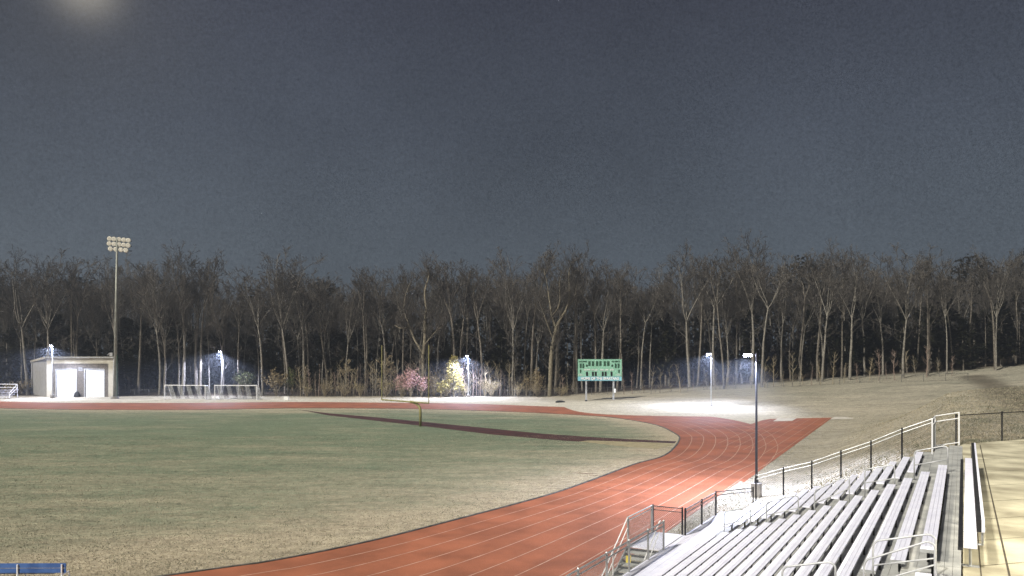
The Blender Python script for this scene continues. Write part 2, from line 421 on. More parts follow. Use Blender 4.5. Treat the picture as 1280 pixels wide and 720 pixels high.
dark_band = [tz(a, b) for a, b in ((1214,470),(1221,472.5),(1229,476),(1237,480),(1247,484.5),(1257,489.5),(1269,495),(1284,502),(1310,514))]  # band of the bank where the ground is only coloured darker
lit = [max(l, dark_band_at(v.x, v.y)) for l, v in zip(lit, mb.v)]
for nm, vals in (('dry', dry), ('litter_dark', lit), ('pale', pal)):
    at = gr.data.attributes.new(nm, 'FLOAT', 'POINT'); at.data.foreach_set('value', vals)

# infield turf sheet (lies under the track where they meet)
poly = [(p.x, p.y) for p in IN[::3]]
def inside(x, y):
    c = False; j = len(poly) - 1
    for i in range(len(poly)):
        xi, yi = poly[i]; xj, yj = poly[j]
        if (yi > y) != (yj > y) and x < (xj - xi) * (y - yi) / (yj - yi) + xi: c = not c
        j = i
    return c
def edge_dist(x, y): return min(math.hypot(x - a, y - b) for a, b in poly)
mb = MB(); dry = []; idx = {}
gx = [-120 + 1.5 * i for i in range(98)]; gy = [16 + 1.5 * i for i in range(82)]
for j in range(len(gy) - 1):
    for i in range(len(gx) - 1):
        cx, cy = gx[i] + .75, gy[j] + .75
        if not inside(cx, cy):
            if edge_dist(cx, cy) > 2.2: continue
        q = []
        for a, b in ((i, j), (i+1, j), (i+1, j+1), (i, j+1)):
            if (a, b) not in idx:
                idx[(a, b)] = len(mb.v); x, y = gx[a], gy[b]; mb.v.append(Vector((x, y, .002)))
                dd = edge_dist(x, y)
                near_s = 1 - sstep(34, 62, y - .25 * (x + 14))
                d_ = .68 * math.exp(-dd / 4.0) + .09 * near_s + .40 * (1 - sstep(26, 43, y - .18 * (x + 14))) - .16 * sstep(52, 92, y)
                # worn patches of the far apron near the runway
                d_ += .30 * math.exp(-(((x + 33) / 12) ** 2 + ((y - 126) / 2.5) ** 2))
                dry.append(d_ + .02)
            q.append(idx[(a, b)])
        mb.f.append(tuple(q)); mb.m.append(0)
tf = mb.build('infield_turf', M['turf'], smooth=True); tag(tf, kind='structure')
at = tf.data.attributes.new('dry', 'FLOAT', 'POINT'); at.data.foreach_set('value', dry)
at = tf.data.attributes.new('litter_dark', 'FLOAT', 'POINT'); at.data.foreach_set('value', [0.0] * len(dry))

def sheet(name, px, z, m):
    mb = MB(); mb.add([G(a, b, z) for a, b in px], [tuple(range(len(px)))])
    return tag(mb.build(name, m), kind='structure')
sheet('jump_runway', [(372,511.8),(411,516.6),(470,521.6),(529,527.2),(613,535.6),(680,542.2),(745,546.6),(800,549.6),(846,551.6),(843,554),
                      (800,552.4),(735,550.4),(723,552),(680,548.8),(613,542.8),(526,532.2),(444,523),(411,519.2)], .010, M['runway'])
sheet('sand_pit', [(724,551.8),(736,550.6),(800,552.6),(843,554.4),(838,557.5),(822,561),(780,558.2)], .014, M['sand'])
sheet('concrete_pad', [(1038,524),(1044,520.4),(1072,519),(1066,523.5)], .02, M['pad'])
sheet('takeoff_board', [(966,526.6),(972,523.0),(996,522.7),(990,526.2)], .022, M['pad'])

# ------------------------------------------------------------------ bleacher frame of reference
AZ = math.radians(29.4)
U = Vector((math.sin(AZ), math.cos(AZ), 0)); Pp = Vector((-math.cos(AZ), math.sin(AZ), 0)); UPV = Vector((0,0,1))
B0 = Vector((13.95, 25.9, 0))
def B(a, q, z): return B0 + U * a + Pp * q + Vector((0,0,z))
CZ = 5.2                                      # concourse level
# concourse slab
mb = MB()
pg = [B(-32,-.56,0), B(10.6,-.56,0), G(1195,556,CZ), G(1252,551.2,CZ), G(1330,545.5,CZ), B(9,-24,0), B(-32,-24,0)]
mb.prism([(p.x, p.y) for p in pg], CZ - .6, CZ)
cc = tag(mb.build('concourse', M['concrete']), kind='structure')
mb = MB()
def strip(a, b, wd, z):
    a = Vector(a); b = Vector(b); t = (b - a).normalized(); s = Vector((t.y, -t.x, 0)) * wd / 2
    mb.add([Vector((p.x, p.y, z)) for p in (a - s, a + s, b + s, b - s)], [(0,1,2,3)])
j1, j2 = G(1225,556,CZ), G(1262,720,CZ); dj = (j2 - j1).normalized()
strip(j1, j2 + dj * 10, .035, CZ + .004)
off = Vector((1.0, -.56, 0)).normalized() * 2.35
strip(j1 + off + U * .8, j2 + off + dj * 10, .03, CZ + .004)
strip(j1 + 2*off + U * 1.6, j2 + 2*off + dj * 10, .03, CZ + .004)
strip(B(10.4,-.85,0), B(-25,-.85,0), .02, CZ + .004)
cd = Vector((1.11,.30,0)).normalized()
for yy in (574, 589, 606, 625, 646, 671, 701, 738):
    p = G(1222, yy, CZ); t = (p - j1).dot(dj); p = j1 + dj * t
    b = p - cd * 1.35
    strip(b, p + cd * 12, .018, CZ + .007)
tag(mb.build('concourse_joints', M['joint'], cc), kind='structure')

# ------------------------------------------------------------------ bleachers
ble = empty('bleacher', B(0, 4, 1.0), 'long aluminium bleacher stepping down beside the track, brightly lit', 'bleacher')
NR, TR = 16, .5
sz = lambda i: 5.6 - .26 * i + .0035 * i * i
dk = lambda i: sz(i) - .43
A_MAIN0, A_MAIN1, A_ST0, A_ST1, A_END = -12.9, 0.0, 1.75, 8.2, 9.85
def plank(mb, a0, a1, q, wd, z, th=.045, grooves=3, seg=4.4):
    g = .005; wv = (wd - g * (grooves - 1)) / grooves
    cuts = [a0]; c = math.floor(a0 / seg) * seg + seg + .37
    while c < a1 - .3:
        if c > a0 + .3: cuts.append(c)
        c += seg
    cuts.append(a1)
    for k in range(grooves):
        qq = q - wd/2 + wv/2 + k * (wv + g)
        for x0_, x1_ in zip(cuts, cuts[1:]):
            mb.box(B((x0_ + x1_) / 2, qq, z - th/2), (x1_ - x0_ - .009, wv, th), (U, Pp, UPV))
for i in range(NR):
    q = i * TR; z = sz(i)
    mb = MB(); plank(mb, A_MAIN0, A_MAIN1, q, .25, z)
    seat = mb.build('seat', M['alu'], ble)
    for k in range(6):
        a = A_MAIN0 + .9 + k * 2.22
        b = MB()
        b.box(B(a, q, z - .055), (.07, .20, .02), (U, Pp, UPV)); b.box(B(a, q - .125, z - .115), (.075, .04, .20), (U, Pp, UPV)); b.box(B(a, q + .02, z - .25), (.06, .05, .34), (U, Pp, UPV))
        b.build('seat_bracket', M['black_steel'], seat)
    for ae in (A_MAIN0, A_MAIN1):
        b = MB(); b.box(B(ae, q, z - .024), (.03, .26, .056), (U, Pp, UPV)); b.build('end_cap', M['galv'], seat)
    if i >= 2:
        mb = MB(); plank(mb, A_ST0, A_ST1 - .02 * i, q, .25, z)
        for k in range(4): mb.box(B(A_ST0 + .6 + k * 1.7, q - .125, z - .13), (.07, .04, .22), (U, Pp, UPV), 1)
        mb.build('seat', [M['alu'], M['black_steel']], ble)
    # near section, beyond the next aisle
    mb = MB(); plank(mb, -24, A_MAIN0 - 1.75, q, .235, z); mb.build('seat', M['alu'], ble)
for i in range(NR):
    z = dk(i); q0 = i * TR - .05; q1 = q0 + TR
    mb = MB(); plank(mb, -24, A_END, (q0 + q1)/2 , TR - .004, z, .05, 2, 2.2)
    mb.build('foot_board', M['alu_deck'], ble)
    if i < NR:
        mb = MB(); mb.box((B(-24, q1 + .012, z - .15) + B(A_END, q1 + .012, z - .15))/2, (A_END + 24, .018, .2), (U, Pp, UPV))
        mb.build('riser_board', M['riser'], ble)
# half steps in the aisles
for a0, a1 in ((.12, 1.63), (A_MAIN0 - 1.63, A_MAIN0 - .12)):
    for i in range(1, NR):
        mb = MB(); qq = i * TR - .05 + .13
        mb.box((B(a0, qq, dk(i) + .063) + B(a1, qq, dk(i) + .063))/2, (a1 - a0, .22, .122), (U, Pp, UPV))
        mb.build('aisle_step', M['alu_deck'], ble)
# top board behind the last row
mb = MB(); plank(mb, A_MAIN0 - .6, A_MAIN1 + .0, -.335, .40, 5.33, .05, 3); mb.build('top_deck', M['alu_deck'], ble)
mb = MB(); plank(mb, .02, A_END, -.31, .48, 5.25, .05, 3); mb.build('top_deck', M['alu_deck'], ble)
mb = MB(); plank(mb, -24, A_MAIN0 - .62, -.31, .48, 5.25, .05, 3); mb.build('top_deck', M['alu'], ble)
# front walkway, fascia and legs
QF = 9.5
mb = MB(); z = 1.67
q0 = (NR - 1) * TR + .452
nw = 7
for k in range(nw):
    wv = (QF - q0) / nw
    mb.box((B(-24, q0 + wv*(k+.5), z - .025) + B(8.6, q0 + wv*(k+.5), z - .025))/2, (32.6, wv - .008, .05), (U, Pp, UPV))
mb.add([B(8.605, q0, z), B(8.605, QF, z), B(9.85, 8.2, z), B(9.85, q0, z), B(8.605, q0, z-.05), B(8.605, QF, z-.05), B(9.85, 8.2, z-.05), B(9.85, q0, z-.05)],
       [(0,1,2,3), (4,7,6,5), (1,5,6,2), (2,6,7,3)])
mb.build('front_walkway', M['alu'], ble)
WZ = z
mb = MB(); mb.box((B(-24, QF + .02, z - .1) + B(7.8, QF + .02, z - .1))/2, (31.8, .03, .22), (U, Pp, UPV)); mb.build('front_fascia', M['alu_deck'], ble)
for k in range(13):
    for q in (9.3, 4.6):
        a = -23 + 2.55 * k
        b0 = B(a, q, 0); t = terrain_z(b0.x, b0.y); top = WZ - .06 if q > 8 else dk(int(q / TR)) - .06
        if top - t < .1: continue
        mb = MB(); mb.box(B(a, q, (t - .1 + top)/2), (.09, .09, top - t + .1), (U, Pp, UPV)); mb.build('leg', M['galv'], ble)
# side stringer at the far end
mb = MB()
for i in range(NR):
    mb.box(B(A_END + .03, i*TR + .2, dk(i) - .13), (.05, TR - .003, .25), (U, Pp, UPV))
mb.build('end_stringer', M['alu_deck'], ble)
# aisle handrails
def deck_at(q): return dk(min(NR - 1, max(0, int((q + .05) / TR))))
def loop(a, qa, qb, name='handrail', hgt=.98, r=.021):
    za, zb = deck_at(qa), deck_at(qb); mb = MB()
    ta, tb = za + hgt, zb + hgt
    sl = (tb - ta) / (qb - qa); rr = .13
    pts = [B(a, qa, za), B(a, qa, ta - rr)]
    for k in range(1, 6):
        an = k / 6 * math.pi / 2
        pts.append(B(a, qa + rr * (1 - math.cos(an)), ta - rr + (rr + sl*rr) * math.sin(an)))
    pts.append(B(a, qa + rr, ta + sl * rr))
    pts.append(B(a, qb - rr, tb - sl * rr))
    for k in range(1, 6):
        an = k / 6 * math.pi / 2
        pts.append(B(a, qb - rr * (1 - math.sin(an)), tb - rr + (rr - sl*rr) * math.cos(an)))
    pts += [B(a, qb, tb - rr), B(a, qb, zb)]
    mb.tube(pts, r, 8)
    mb.tube([B(a, qa, za + hgt * .52), B(a, qb, zb + hgt * .52)], r * .85, 8)
    return mb.build(name, M['rail_alu'], ble, smooth=True)
QL = ((-.13,.87), (1.47,2.41), (2.91,4.06), (4.62,5.74), (6.32,7.3))
for qa, qb in QL: loop(.88, qa, qb)
for qa, qb in QL[1:]: loop(A_MAIN0 - .85, qa, qb)
loop(A_MAIN0 - .75, -.15, .85, hgt=.9, r=.018); loop(A_MAIN0 - 1.25, -.15, .95, hgt=.9, r=.018)
# ------------------------------------------------------------------ fences
def chain_panel(mb, a, b, z0a, z1a, z0b, z1b, pitch, r):
    """woven wires between two posts, two diagonal families clipped to the panel"""
    a = Vector((a.x, a.y, 0)); b = Vector((b.x, b.y, 0)); Lh = (b - a).length; h = ((z1a - z0a) + (z1b - z0b)) / 2
    nd = int((Lh + h) / pitch)
    def pt(s, t):
        f = s / Lh; p = a.lerp(b, f); zz0 = z0a + (z0b - z0a) * f; zz1 = z1a + (z1b - z1a) * f
        return Vector((p.x, p.y, zz0 + (zz1 - zz0) * t / h))
    for k in range(1, nd + 1):
        c = k * pitch
        s0, t0 = (c, 0) if c <= Lh else (Lh, c - Lh)
        s1, t1 = (c - h, h) if c >= h else (0, c)
        if abs(s1 - s0) < 1e-3: continue
        mb.tube([pt(s0, t0), pt(s1, t1)], r, 3)
        mb.tube([pt(Lh - s0, t0), pt(Lh - s1, t1)], r, 3)
def fence(root, posts, h, post_r, rail_r, pm, rm, wm, pitch, wr, rails=1, sub=.05, tall=0.0):
    """posts: list of base points; each post, the rail run and the wire are parts"""
    for p in posts:
        mb = MB(); mb.tube([p - Vector((0,0,.1)), p + Vector((0,0,h + tall))], post_r, 8)
        mb.tube([p + Vector((0,0,h + tall)), p + Vector((0,0,h + tall + .035))], [post_r * 1.25, post_r * .5], 8)
        mb.build('post', pm, root)
    mb = MB()
    for a, b in zip(posts, posts[1:]):
        mb.tube([a + Vector((0,0,h - .03)), b + Vector((0,0,h - .03))], rail_r, 6)
        if rails > 1: mb.tube([a + Vector((0,0,h - .19)), b + Vector((0,0,h - .19))], rail_r * .85, 6)
    mb.build('top_rail', rm, root)
    mb = MB()
    for a, b in zip(posts, posts[1:]): chain_panel(mb, a, b, a.z + sub, a.z + h - .05, b.z + sub, b.z + h - .05, pitch, wr)
    mb.build('wire_mesh', wm, root)

# far end of the bleacher, following the steps up to the concourse
E0, E1 = B(9.93, 8.12, WZ), B(10.45, .55, 5.0)
pos = [E0.lerp(E1, k / 6) for k in range(7)]
for k, p in enumerate(pos): p.z = [1.95, 2.4, 2.78, 3.33, 3.85, 4.47, 5.0][k]
ef = empty('end_fence', pos[0], 'sloped chain link fence with double rails climbing along the far end of the bleacher', 'fence')
for p in pos[1:]: pass
fence(ef, pos, 1.38, .04, .024, M['black_steel'], M['galv'], M['wire'], .09, .0035, rails=2)
# landing guard at the top of the end aisle
lg = empty('landing_guard', B(10.45,.5,5.0), 'white tube guard panel with mesh on the top landing beside the concourse', 'railing')
g0, g1, g2 = B(10.45,.5,5.02), B(10.6,-.42,5.2), B(8.3,.55,5.0)
for p in (g0, g1, g2):
    mb = MB(); mb.tube([p, p + Vector((0,0,1.45))], .032, 8); mb.build('post', M['white_tube'], lg)
mb = MB()
for a, b in ((g0, g1), (g0, g2)):
    for hh in (1.43, 1.18, .12): mb.tube([a + Vector((0,0,hh)), b + Vector((0,0,hh))], .024, 8)
mb.build('rail', M['white_tube'], lg)
mb = MB()
for a, b in ((g0, g1), (g0, g2)): chain_panel(mb, a, b, a.z + .12, a.z + 1.18, b.z + .12, b.z + 1.18, .09, .004)
mb.build('wire_mesh', M['wire_light'], lg)
# walkway corner piece
wf = empty('walkway_fence', B(7.8, QF, WZ), 'low black chain link fence across the walkway corner below the near lamp post', 'fence')
fence(wf, [B(7.8, QF, WZ), B(9.8, 8.22, WZ)], 1.1, .035, .022, M['black_steel'], M['black_steel'], M['wire'], .09, .0035, rails=2)
# front guardrail, from the corner back to the stair gap
ff = empty('front_fence', B(2.9, QF, WZ), 'short front guardrail with three posts between the stair landing and the walkway corner', 'fence')
fence(ff, [B(3.0, QF - .04, WZ), B(5.4, QF - .04, WZ), B(7.72, QF - .04, WZ)], 1.1, .042, .026, M['black_steel'], M['galv'], M['wire_light'], .09, .004, rails=2)
# guardrail between the walkway and the stair
gf = empty('walkway_guardrail', B(.2, QF - .04, WZ), 'galvanised guardrail with mesh panels running above the stair at the bottom of the picture', 'railing')
fence(gf, [B(a, QF - .04, WZ) for a in (.25, -1.5, -3.4, -5.4, -7.6, -10, -12.5, -15, -17.5, -20)], 1.1, .038, .028, M['galv'], M['galv'], M['wire_light'], .08, .0035, rails=2)

# stair from the landing down to the track
sr = empty('stair', B(0, 10.3, 0), 'metal stair with handrails descending from the front walkway to the red track', 'stair')
mb = MB()
QS0, QS1 = QF + .06, QF + 1.42
mb.box((B(.15, (QS0+QS1)/2, WZ - .03) + B(3.05, (QS0+QS1)/2, WZ - .03))/2, (2.9, QS1 - QS0, .05), (U, Pp, UPV)); mb.build('landing', M['alu'], sr)
ns_ = 9
for k in range(1, ns_ + 1):
    z = WZ - k * WZ / (ns_ + 1); a = .15 - (k - .5) * .30
    mb = MB(); mb.box(B(a, (QS0+QS1)/2, z - .02), (.30, QS1 - QS0 - .1, .04), (U, Pp, UPV)); mb.build('tread', M['alu_deck'], sr)
    mb = MB(); mb.box(B(a + .158, (QS0+QS1)/2, z - .07 + .085), (.012, QS1 - QS0 - .1, .13), (U, Pp, UPV)); mb.build('riser', M['black_steel'], sr)
for q in (QS0 + .02, QS1 - .02):
    mb = MB(); mb.bar(B(.15, q, WZ - .12), B(.15 - .3 * (ns_ + .3), q, .02), .04, .24); mb.build('stringer', M['galv'], sr)
for q in (QS1 - .02,):
    for a, z0 in ((3.0, WZ), (.2, WZ)):
        mb = MB(); mb.tube([B(a, q, z0 - .3), B(a, q, z0 + 1.12)], .055 if a > 1 else .045, 10); mb.build('post', M['galv'], sr)
    mb = MB(); mb.tube([B(3.0, q, WZ + 1.1), B(.2, q, WZ + 1.1)], .028, 8); mb.tube([B(3.0, q, WZ + .98), B(.2, q, WZ + .98)], .022, 8)
    mb.build('top_rail', M['white_tube'], sr)
    mb = MB(); chain_panel(mb, B(3.0, q, 0), B(.2, q, 0), WZ + .05, WZ + .97, WZ + .05, WZ + .97, .08, .004); mb.build('wire_mesh', M['wire_light'], sr)
for q in (QS0 + .03, QS1 - .02):
    mb = MB(); r0 = B(.15, q, WZ + 1.08); r1 = B(.15 - .3 * ns_, q, .98)
    mb.tube([r0 + U*.12, r0, r1, r1 - Vector((0,0,.95))], .025, 8); mb.tube([r0 - Vector((0,0,.4)), r1 - Vector((0,0,.4))], .02, 8)
    m_ = r0.lerp(r1, .55); mb.tube([m_, m_ - Vector((0,0,1.05))], .022, 8)
    mb.build('handrail', M['white_tube'], sr)
# fence across the end of the landing
lf = empty('stair_landing_fence', B(3.05, QS1, WZ), 'black railed mesh panel closing the end of the stair landing', 'fence')
fence(lf, [B(3.12, QS1 - .02, WZ), B(3.12, QS0 + .06, WZ)], 1.1, .04, .02, M['black_steel'], M['black_steel'], M['wire'], .09, .0035, rails=2)
# yellow sign on the guardrail
sp = D(785.5, 699, 30.0)
sg = empty('yellow_sign', sp, 'small blank yellow warning plate fixed above the stair', 'sign')
mb = MB(); mb.box(sp, (.19, .012, .27)); mb.build('plate', M['yellow_sign'], sg)
mb = MB(); mb.tube([sp + Vector((0,.02,.16)), sp + Vector((0,.02,-.45))], .014, 6); mb.build('bracket', M['galv'], sg)

# concourse fence
cf = empty('concourse_fence', G(1195,556,CZ), 'black chain link fence closing the far end of the concrete concourse', 'fence')
fp = [G(1195,556,CZ), G(1252.5,551,CZ), G(1305,547,CZ), G(1360,543,CZ)]
fence(cf, fp, 1.32, .035, .022, M['black_steel'], M['black_steel'], M['wire'], .09, .0035)

# bench with backrest on the concourse
cb = empty('concourse_bench', (B(0,-.9,CZ) + B(-12,-.9,CZ))/2, 'long aluminium bench with backrest on the concrete concourse behind the bleacher', 'bench')
b0, b1 = G(1211,573.5,CZ+.45), G(1213,684,CZ+.45)
c0, c1 = G(1218.5,557.5,CZ+.86), G(1229,658,CZ+.86)
db = (b1 - b0).normalized(); nb = Vector((-db.y, db.x, 0)); 
if nb.dot(Pp) > 0: nb = -nb
mb = MB(); mb.bar(b0, b1, .22, .05); mb.build('seat', M['alu'], cb)
mb = MB(); mb.bar(b0 - nb*.20 - Vector((0,0,.05)), b1 - nb*.16 - Vector((0,0,.05)), .085, .05); mb.build('seat_shade_bar', M['black_steel'], cb)  # black bar stands in for the shadow along the seat's front edge
mb = MB(); mb.bar(c0, c1, .05, .22); mb.build('backrest', M['alu'], cb)
mb = MB(); mb.bar(c0 - nb*.065, c1 - nb*.065, .08, .22); mb.build('backrest_shade_board', M['black_steel'], cb)  # backrest's shaded front side, put in as a black board
for k in range(5):
    f = .03 + k * .235
    s = b0.lerp(b1, f); r = c0.lerp(c1, f); mb = MB()
    mb.tube([Vector((s.x, s.y, CZ)) , s - Vector((0,0,.03)), s + nb*.2 - Vector((0,0,.02)), Vector((r.x, r.y, r.z - .25)), r - Vector((0,0,.1)) + nb*.03], .026, 8)
    mb.box(Vector((s.x, s.y, CZ + .012)), (.12, .3, .02), (db, nb, UPV))
    mb.build('leg', M['galv'], cb)

# ------------------------------------------------------------------ lamp posts
def lamp_proto():
    root = empty('lamp_post', (0,0,0), 'x', 'lamp post', 'lamp posts around the track')
    mb = MB(); mb.tube([(0,0,-.3),(0,0,.62),(0,0,.66)], [.34,.34,.30], 20); mb.build('concrete_base', M['curb'], root)
    mb = MB(); mb.box((0,0,.675), (.34,.34,.03)); mb.tube([(0,0,.66),(0,0,9.0)], [.085,.06], 12)
    mb.tube([(0,0,.69),(0,0,.95)], [.13,.12], 12); mb.tube([(0,0,9.0),(0,0,9.04)], [.07,.03], 12)
    mb.build('pole', M['lamp_pole'], root)
    mb = MB(); mb.tube([(0,0,8.86),(-.16,0,8.9),(-.3,0,8.92)], .035, 8); mb.build('arm', M['lamp_pole'], root)
    mb = MB()
    top = [(-.24,-.17),(-.24,.17),(-.78,.2),(-.84,.14),(-.84,-.14),(-.78,-.2)]
    mb.prism(top, 8.90, 8.97); hd = mb.build('lamp_head', M['lamp_pole'], root)
    mb = MB(); mb.prism([(-.30,-.13),(-.30,.13),(-.78,.13),(-.78,-.13)], 8.76, 8.897); mb.build('lens', M['lens'], hd)
    l = bpy.data.lights.new('lamp_light', 'SPOT'); l.energy = 22000; l.spot_size = math.radians(152); l.spot_blend = .25
    l.color = (.68, .74, 1.0); l.shadow_soft_size = .2
    lo = bpy.data.objects.new('lamp_light', l); COL.objects.link(lo); lo.location = (-.55, 0, 8.70); lo.rotation_euler = (0, math.radians(14), 0)
    lo.parent = root
    return root
M['lamp_pole'] = mat('bronze_lamp_pole', (.012,.012,.013), (.022,.022,.023), 3, .45)
LP = lamp_proto()
lamps = [((945.5,616), .25, -8, 1.0, 'tall lamp post on a round concrete base beside the near corner of the bleacher fence'),
         ((889,511.5), 0, 15, 1.03, 'lamp post on the pale grass verge outside the far bend of the track'),
         ((585.5,497), 0, 60, .985, 'lamp post standing among saplings beside the yellow green young tree'),
         ((277,494), 0, 75, 1.09, 'lamp post rising behind the second striped soccer goal'),
         ((65.5,498), 0, 100, 1.22, 'lamp post standing in front of the corner of the storage building')]
for k, (px, z, rot, s, lab) in enumerate(lamps):
    o = LP if k == 0 else copy_tree(LP)
    o.location = G(px[0], px[1], z); o.rotation_euler.z = math.radians(rot); o.scale = (s, s, s); o['label'] = lab
    for ch_ in o.children:
        if ch_.type == 'LIGHT':
            ch_.data = ch_.data.copy(); ch_.data.energy = (19000, 20000, 30000, 30000, 16000)[k]
        if k and ch_.name.startswith('pole'):
            ch_.data = ch_.data.copy(); ch_.data.materials[0] = M['galv']  # far poles take a paler metal that paints in the lamps' brightness
LAMPS = [G(p[0], p[1], z) for p, z, *_ in lamps]

# the concourse lamp: a warm one on the building side of the concourse, just outside the picture
cl = empty('concourse_lamp', (17.0, 10.5, CZ), 'warm lamp post beside the concrete concourse', 'lamp post')
mb = MB(); mb.tube([Vector((17,10.5,CZ)), Vector((17,10.5,CZ+6.2))], [.08,.06], 12); mb.build('pole', M['lamp_pole'], cl)
mb = MB(); mb.box((16.6,10.7,CZ+6.2), (.9,.35,.09)); mb.build('lamp_head', M['lamp_pole'], cl)
l = bpy.data.lights.new('concourse_light', 'SPOT'); l.energy = 9000; l.spot_size = math.radians(165); l.spot_blend = .5; l.color = (1.0,.92,.74); l.shadow_soft_size = .15
lo = bpy.data.objects.new('concourse_light', l); COL.objects.link(lo); lo.location = Vector((16.5,10.7,CZ+6.1)) - cl.location; lo.parent = cl

# ------------------------------------------------------------------ goalpost
gb = G(525.5, 533)
gp = empty('goalpost', gb, 'yellow football goalpost with curved neck at the end of the infield', 'goalpost')
cl_, cr_ = D(477.3, 499.7, 106.6), D(536, 504, 99.2)
jn = cl_.lerp(cr_, .62)
mb = MB(); pts = [gb, gb + Vector((0,0,2.0))]
for k in range(1, 9):
    a = k / 8 * math.pi / 2; pts.append(Vector((gb.x, gb.y, 2.0)) + (Vector((jn.x - gb.x, jn.y - gb.y, 0))) * (1 - math.cos(a)) + Vector((0,0,(jn.z - 2.0) * math.sin(a))))
mb.tube(pts, .16, 12); mb.build('gooseneck', M['yellow_steel'], gp, smooth=True)
mb = MB(); mb.tube([cl_, cr_], .09, 10); mb.build('crossbar', M['yellow_steel'], gp)
for p in (cl_, cr_):
    mb = MB(); mb.tube([p, Vector((p.x, p.y, HC + 1.1))], .065, 10); mb.build('upright', M['yellow_steel'], gp)

# ------------------------------------------------------------------ scoreboard
SD = 150.0
sb0 = D(750, 503, SD); sbr = empty('scoreboard', Vector((sb0.x, sb0.y, 0)), 'green football scoreboard on two posts beyond the bend of the track', 'scoreboard')
x0, x1 = (722.5 - 640) / F * SD, (777.2 - 640) / F * SD
zt, zb_ = D(0, 449.3, SD).z, D(0, 476, SD).z
zm = D(0, 470.6, SD).z
W_, H_ = x1 - x0, zt - zm
mb = MB(); mb.box(((x0+x1)/2, SD + .2, (zt+zm)/2), (W_, .4, H_)); board = mb.build('board', M['board'], sbr)
mb = MB(); mb.box(((x0+x1)/2, SD + .2, (zb_+zm)/2 - .01), (W_, .36, zm - zb_ - .02)); ban = mb.build('banner', M['banner'], sbr)
mb = MB()
for (cx, cz, ww, hh) in ((( x0+x1)/2, zt + .03, W_ + .12, .06),):
    mb.box((cx, SD + .2, cz), (ww, .46, hh))
mb.build('cap', M['board'], sbr)
def sbp(u, v): return x0 + u * W_, zt - v * H_
def panel(u0, v0, u1, v1, m=None, nm='digit_panel'):
    a = sbp(u0, v0); b = sbp(u1, v1); mb = MB()
    mb.box(((a[0]+b[0])/2, SD - .02, (a[1]+b[1])/2), (abs(b[0]-a[0]), .05, abs(b[1]-a[1]))); mb.build(nm, m or M['black'], board)
for u in (.255, .335, .43, .505, .605, .685): panel(u - .02, .10, u + .032, .38, M['dark_green'])
for u in (.06, .12, .86, .925): panel(u - .02, .24, u + .022, .5, M['dark_green'])
for u in (.20, .785): panel(u - .022, .30, u + .022, .42, M['dark_green'])
for u in (.055, .935): panel(u - .014, .60, u + .018, .78, M['dark_green'])
for u in (.205, .34, .405, .565, .63, .765): panel(u - .022, .72, u + .022, .97)
def text(body, u, v, size, parent, m, nm='lettering', stretch=1.0):
    c = bpy.data.curves.new(nm, 'FONT'); c.body = body; c.size = size; c.align_x = 'CENTER'; c.align_y = 'CENTER'; c.extrude = .012; c.offset = size * .025
    o = bpy.data.objects.new(nm, c)
    tmp = o
    COL.objects.link(o); bpy.context.view_layer.update()
    me = bpy.data.meshes.new_from_object(o.evaluated_get(bpy.context.evaluated_depsgraph_get()))
    bpy.data.objects.remove(tmp); bpy.data.curves.remove(c)
    me.materials.clear(); me.materials.append(m)
    o = bpy.data.objects.new(nm, me); COL.objects.link(o); o.parent = parent
    x, z = u, v
    o.location = Vector((x, SD - .045, z)) - parent_world(parent); o.rotation_euler = (math.radians(90), 0, 0); o.scale = (stretch, 1, 1)
    return o
for s, u in (('DOWN', .205), ('TO GO', .375), ('BALL ON', .597), ('QTR', .77)):
    x, z = sbp(u, .61); text(s, x, z, .36, board, M['letter'])
for s, u in (('HOME', .11), ('GUEST', .865)):
    x, z = sbp(u, .125); text(s, x, z, .36, board, M['dark_green'], stretch=1.5)
for s, u in (('T.O.L.', .06), ('T.O.L.', .93)):
    x, z = sbp(u, .90); text(s, x, z, .34, board, M['letter'])
text('HOME OF THE SPARTANS', (x0+x1)/2, (zb_+zm)/2, .72, ban, M['letter'], stretch=.86)
for px in (732.8, 767):
    x = (px - 640) / F * SD
    mb = MB(); mb.box((x, SD + .25, (zb_ - .02 + .5)/2), (.32, .3, zb_ - .02 - .5)); mb.build('post', M['galv'], sbr)
    mb = MB(); mb.box((x, SD + .25, .2), (.40, .38, .6)); mb.build('post_sleeve', M['black_steel'], sbr)
px = (768.5 - 640) / F * SD
nb_ = empty('control_box', (px, SD - .12, 2.2), 'small white control box fixed to the right scoreboard post', 'box')
mb = MB(); mb.box((px, SD - .06, 2.25), (.3, .28, .75)); mb.build('case', M['letter'], nb_)
mb = MB(); mb.box((px, SD - .21, 2.25), (.22, .02, .6)); mb.build('lid', M['door'], nb_)

# ------------------------------------------------------------------ storage building
fl, fr, bl = G(58.5, 496.5), G(141.5, 498), G(46, 492.5)
fr = Vector((-.4985 * (fl.y + .6), fl.y + .6, 0)); 
rt = (fr - fl).normalized(); bk = Vector((-rt.y, rt.x, 0)); SW = (fr - fl).length; DEP = 11.0
lean = (bl - fl)
sh = empty('storage_building', fl, 'cream block storage building with two white overhead doors beside the track', 'building')
dS = fl.y; ph = lambda y: HC - (y - HOR) / F * dS
HW = ph(446.8)
def S(u, d, z): return fl + rt * u + bk * d + Vector((0,0,z))
ax = (rt, bk, UPV)
def sbox(mb, u0, u1, d0, d1, z0, z1): mb.box(S((u0+u1)/2, (d0+d1)/2, (z0+z1)/2), (u1-u0, d1-d0, z1-z0), ax)
KL, KR = -9.2, -7.6                                     # the left wall runs back at a slant, so its face shows from the stand
mb = MB()
vs = [S(.0,.35,0), S(SW,.35,0), S(SW+KR,DEP,0), S(KL,DEP,0)]
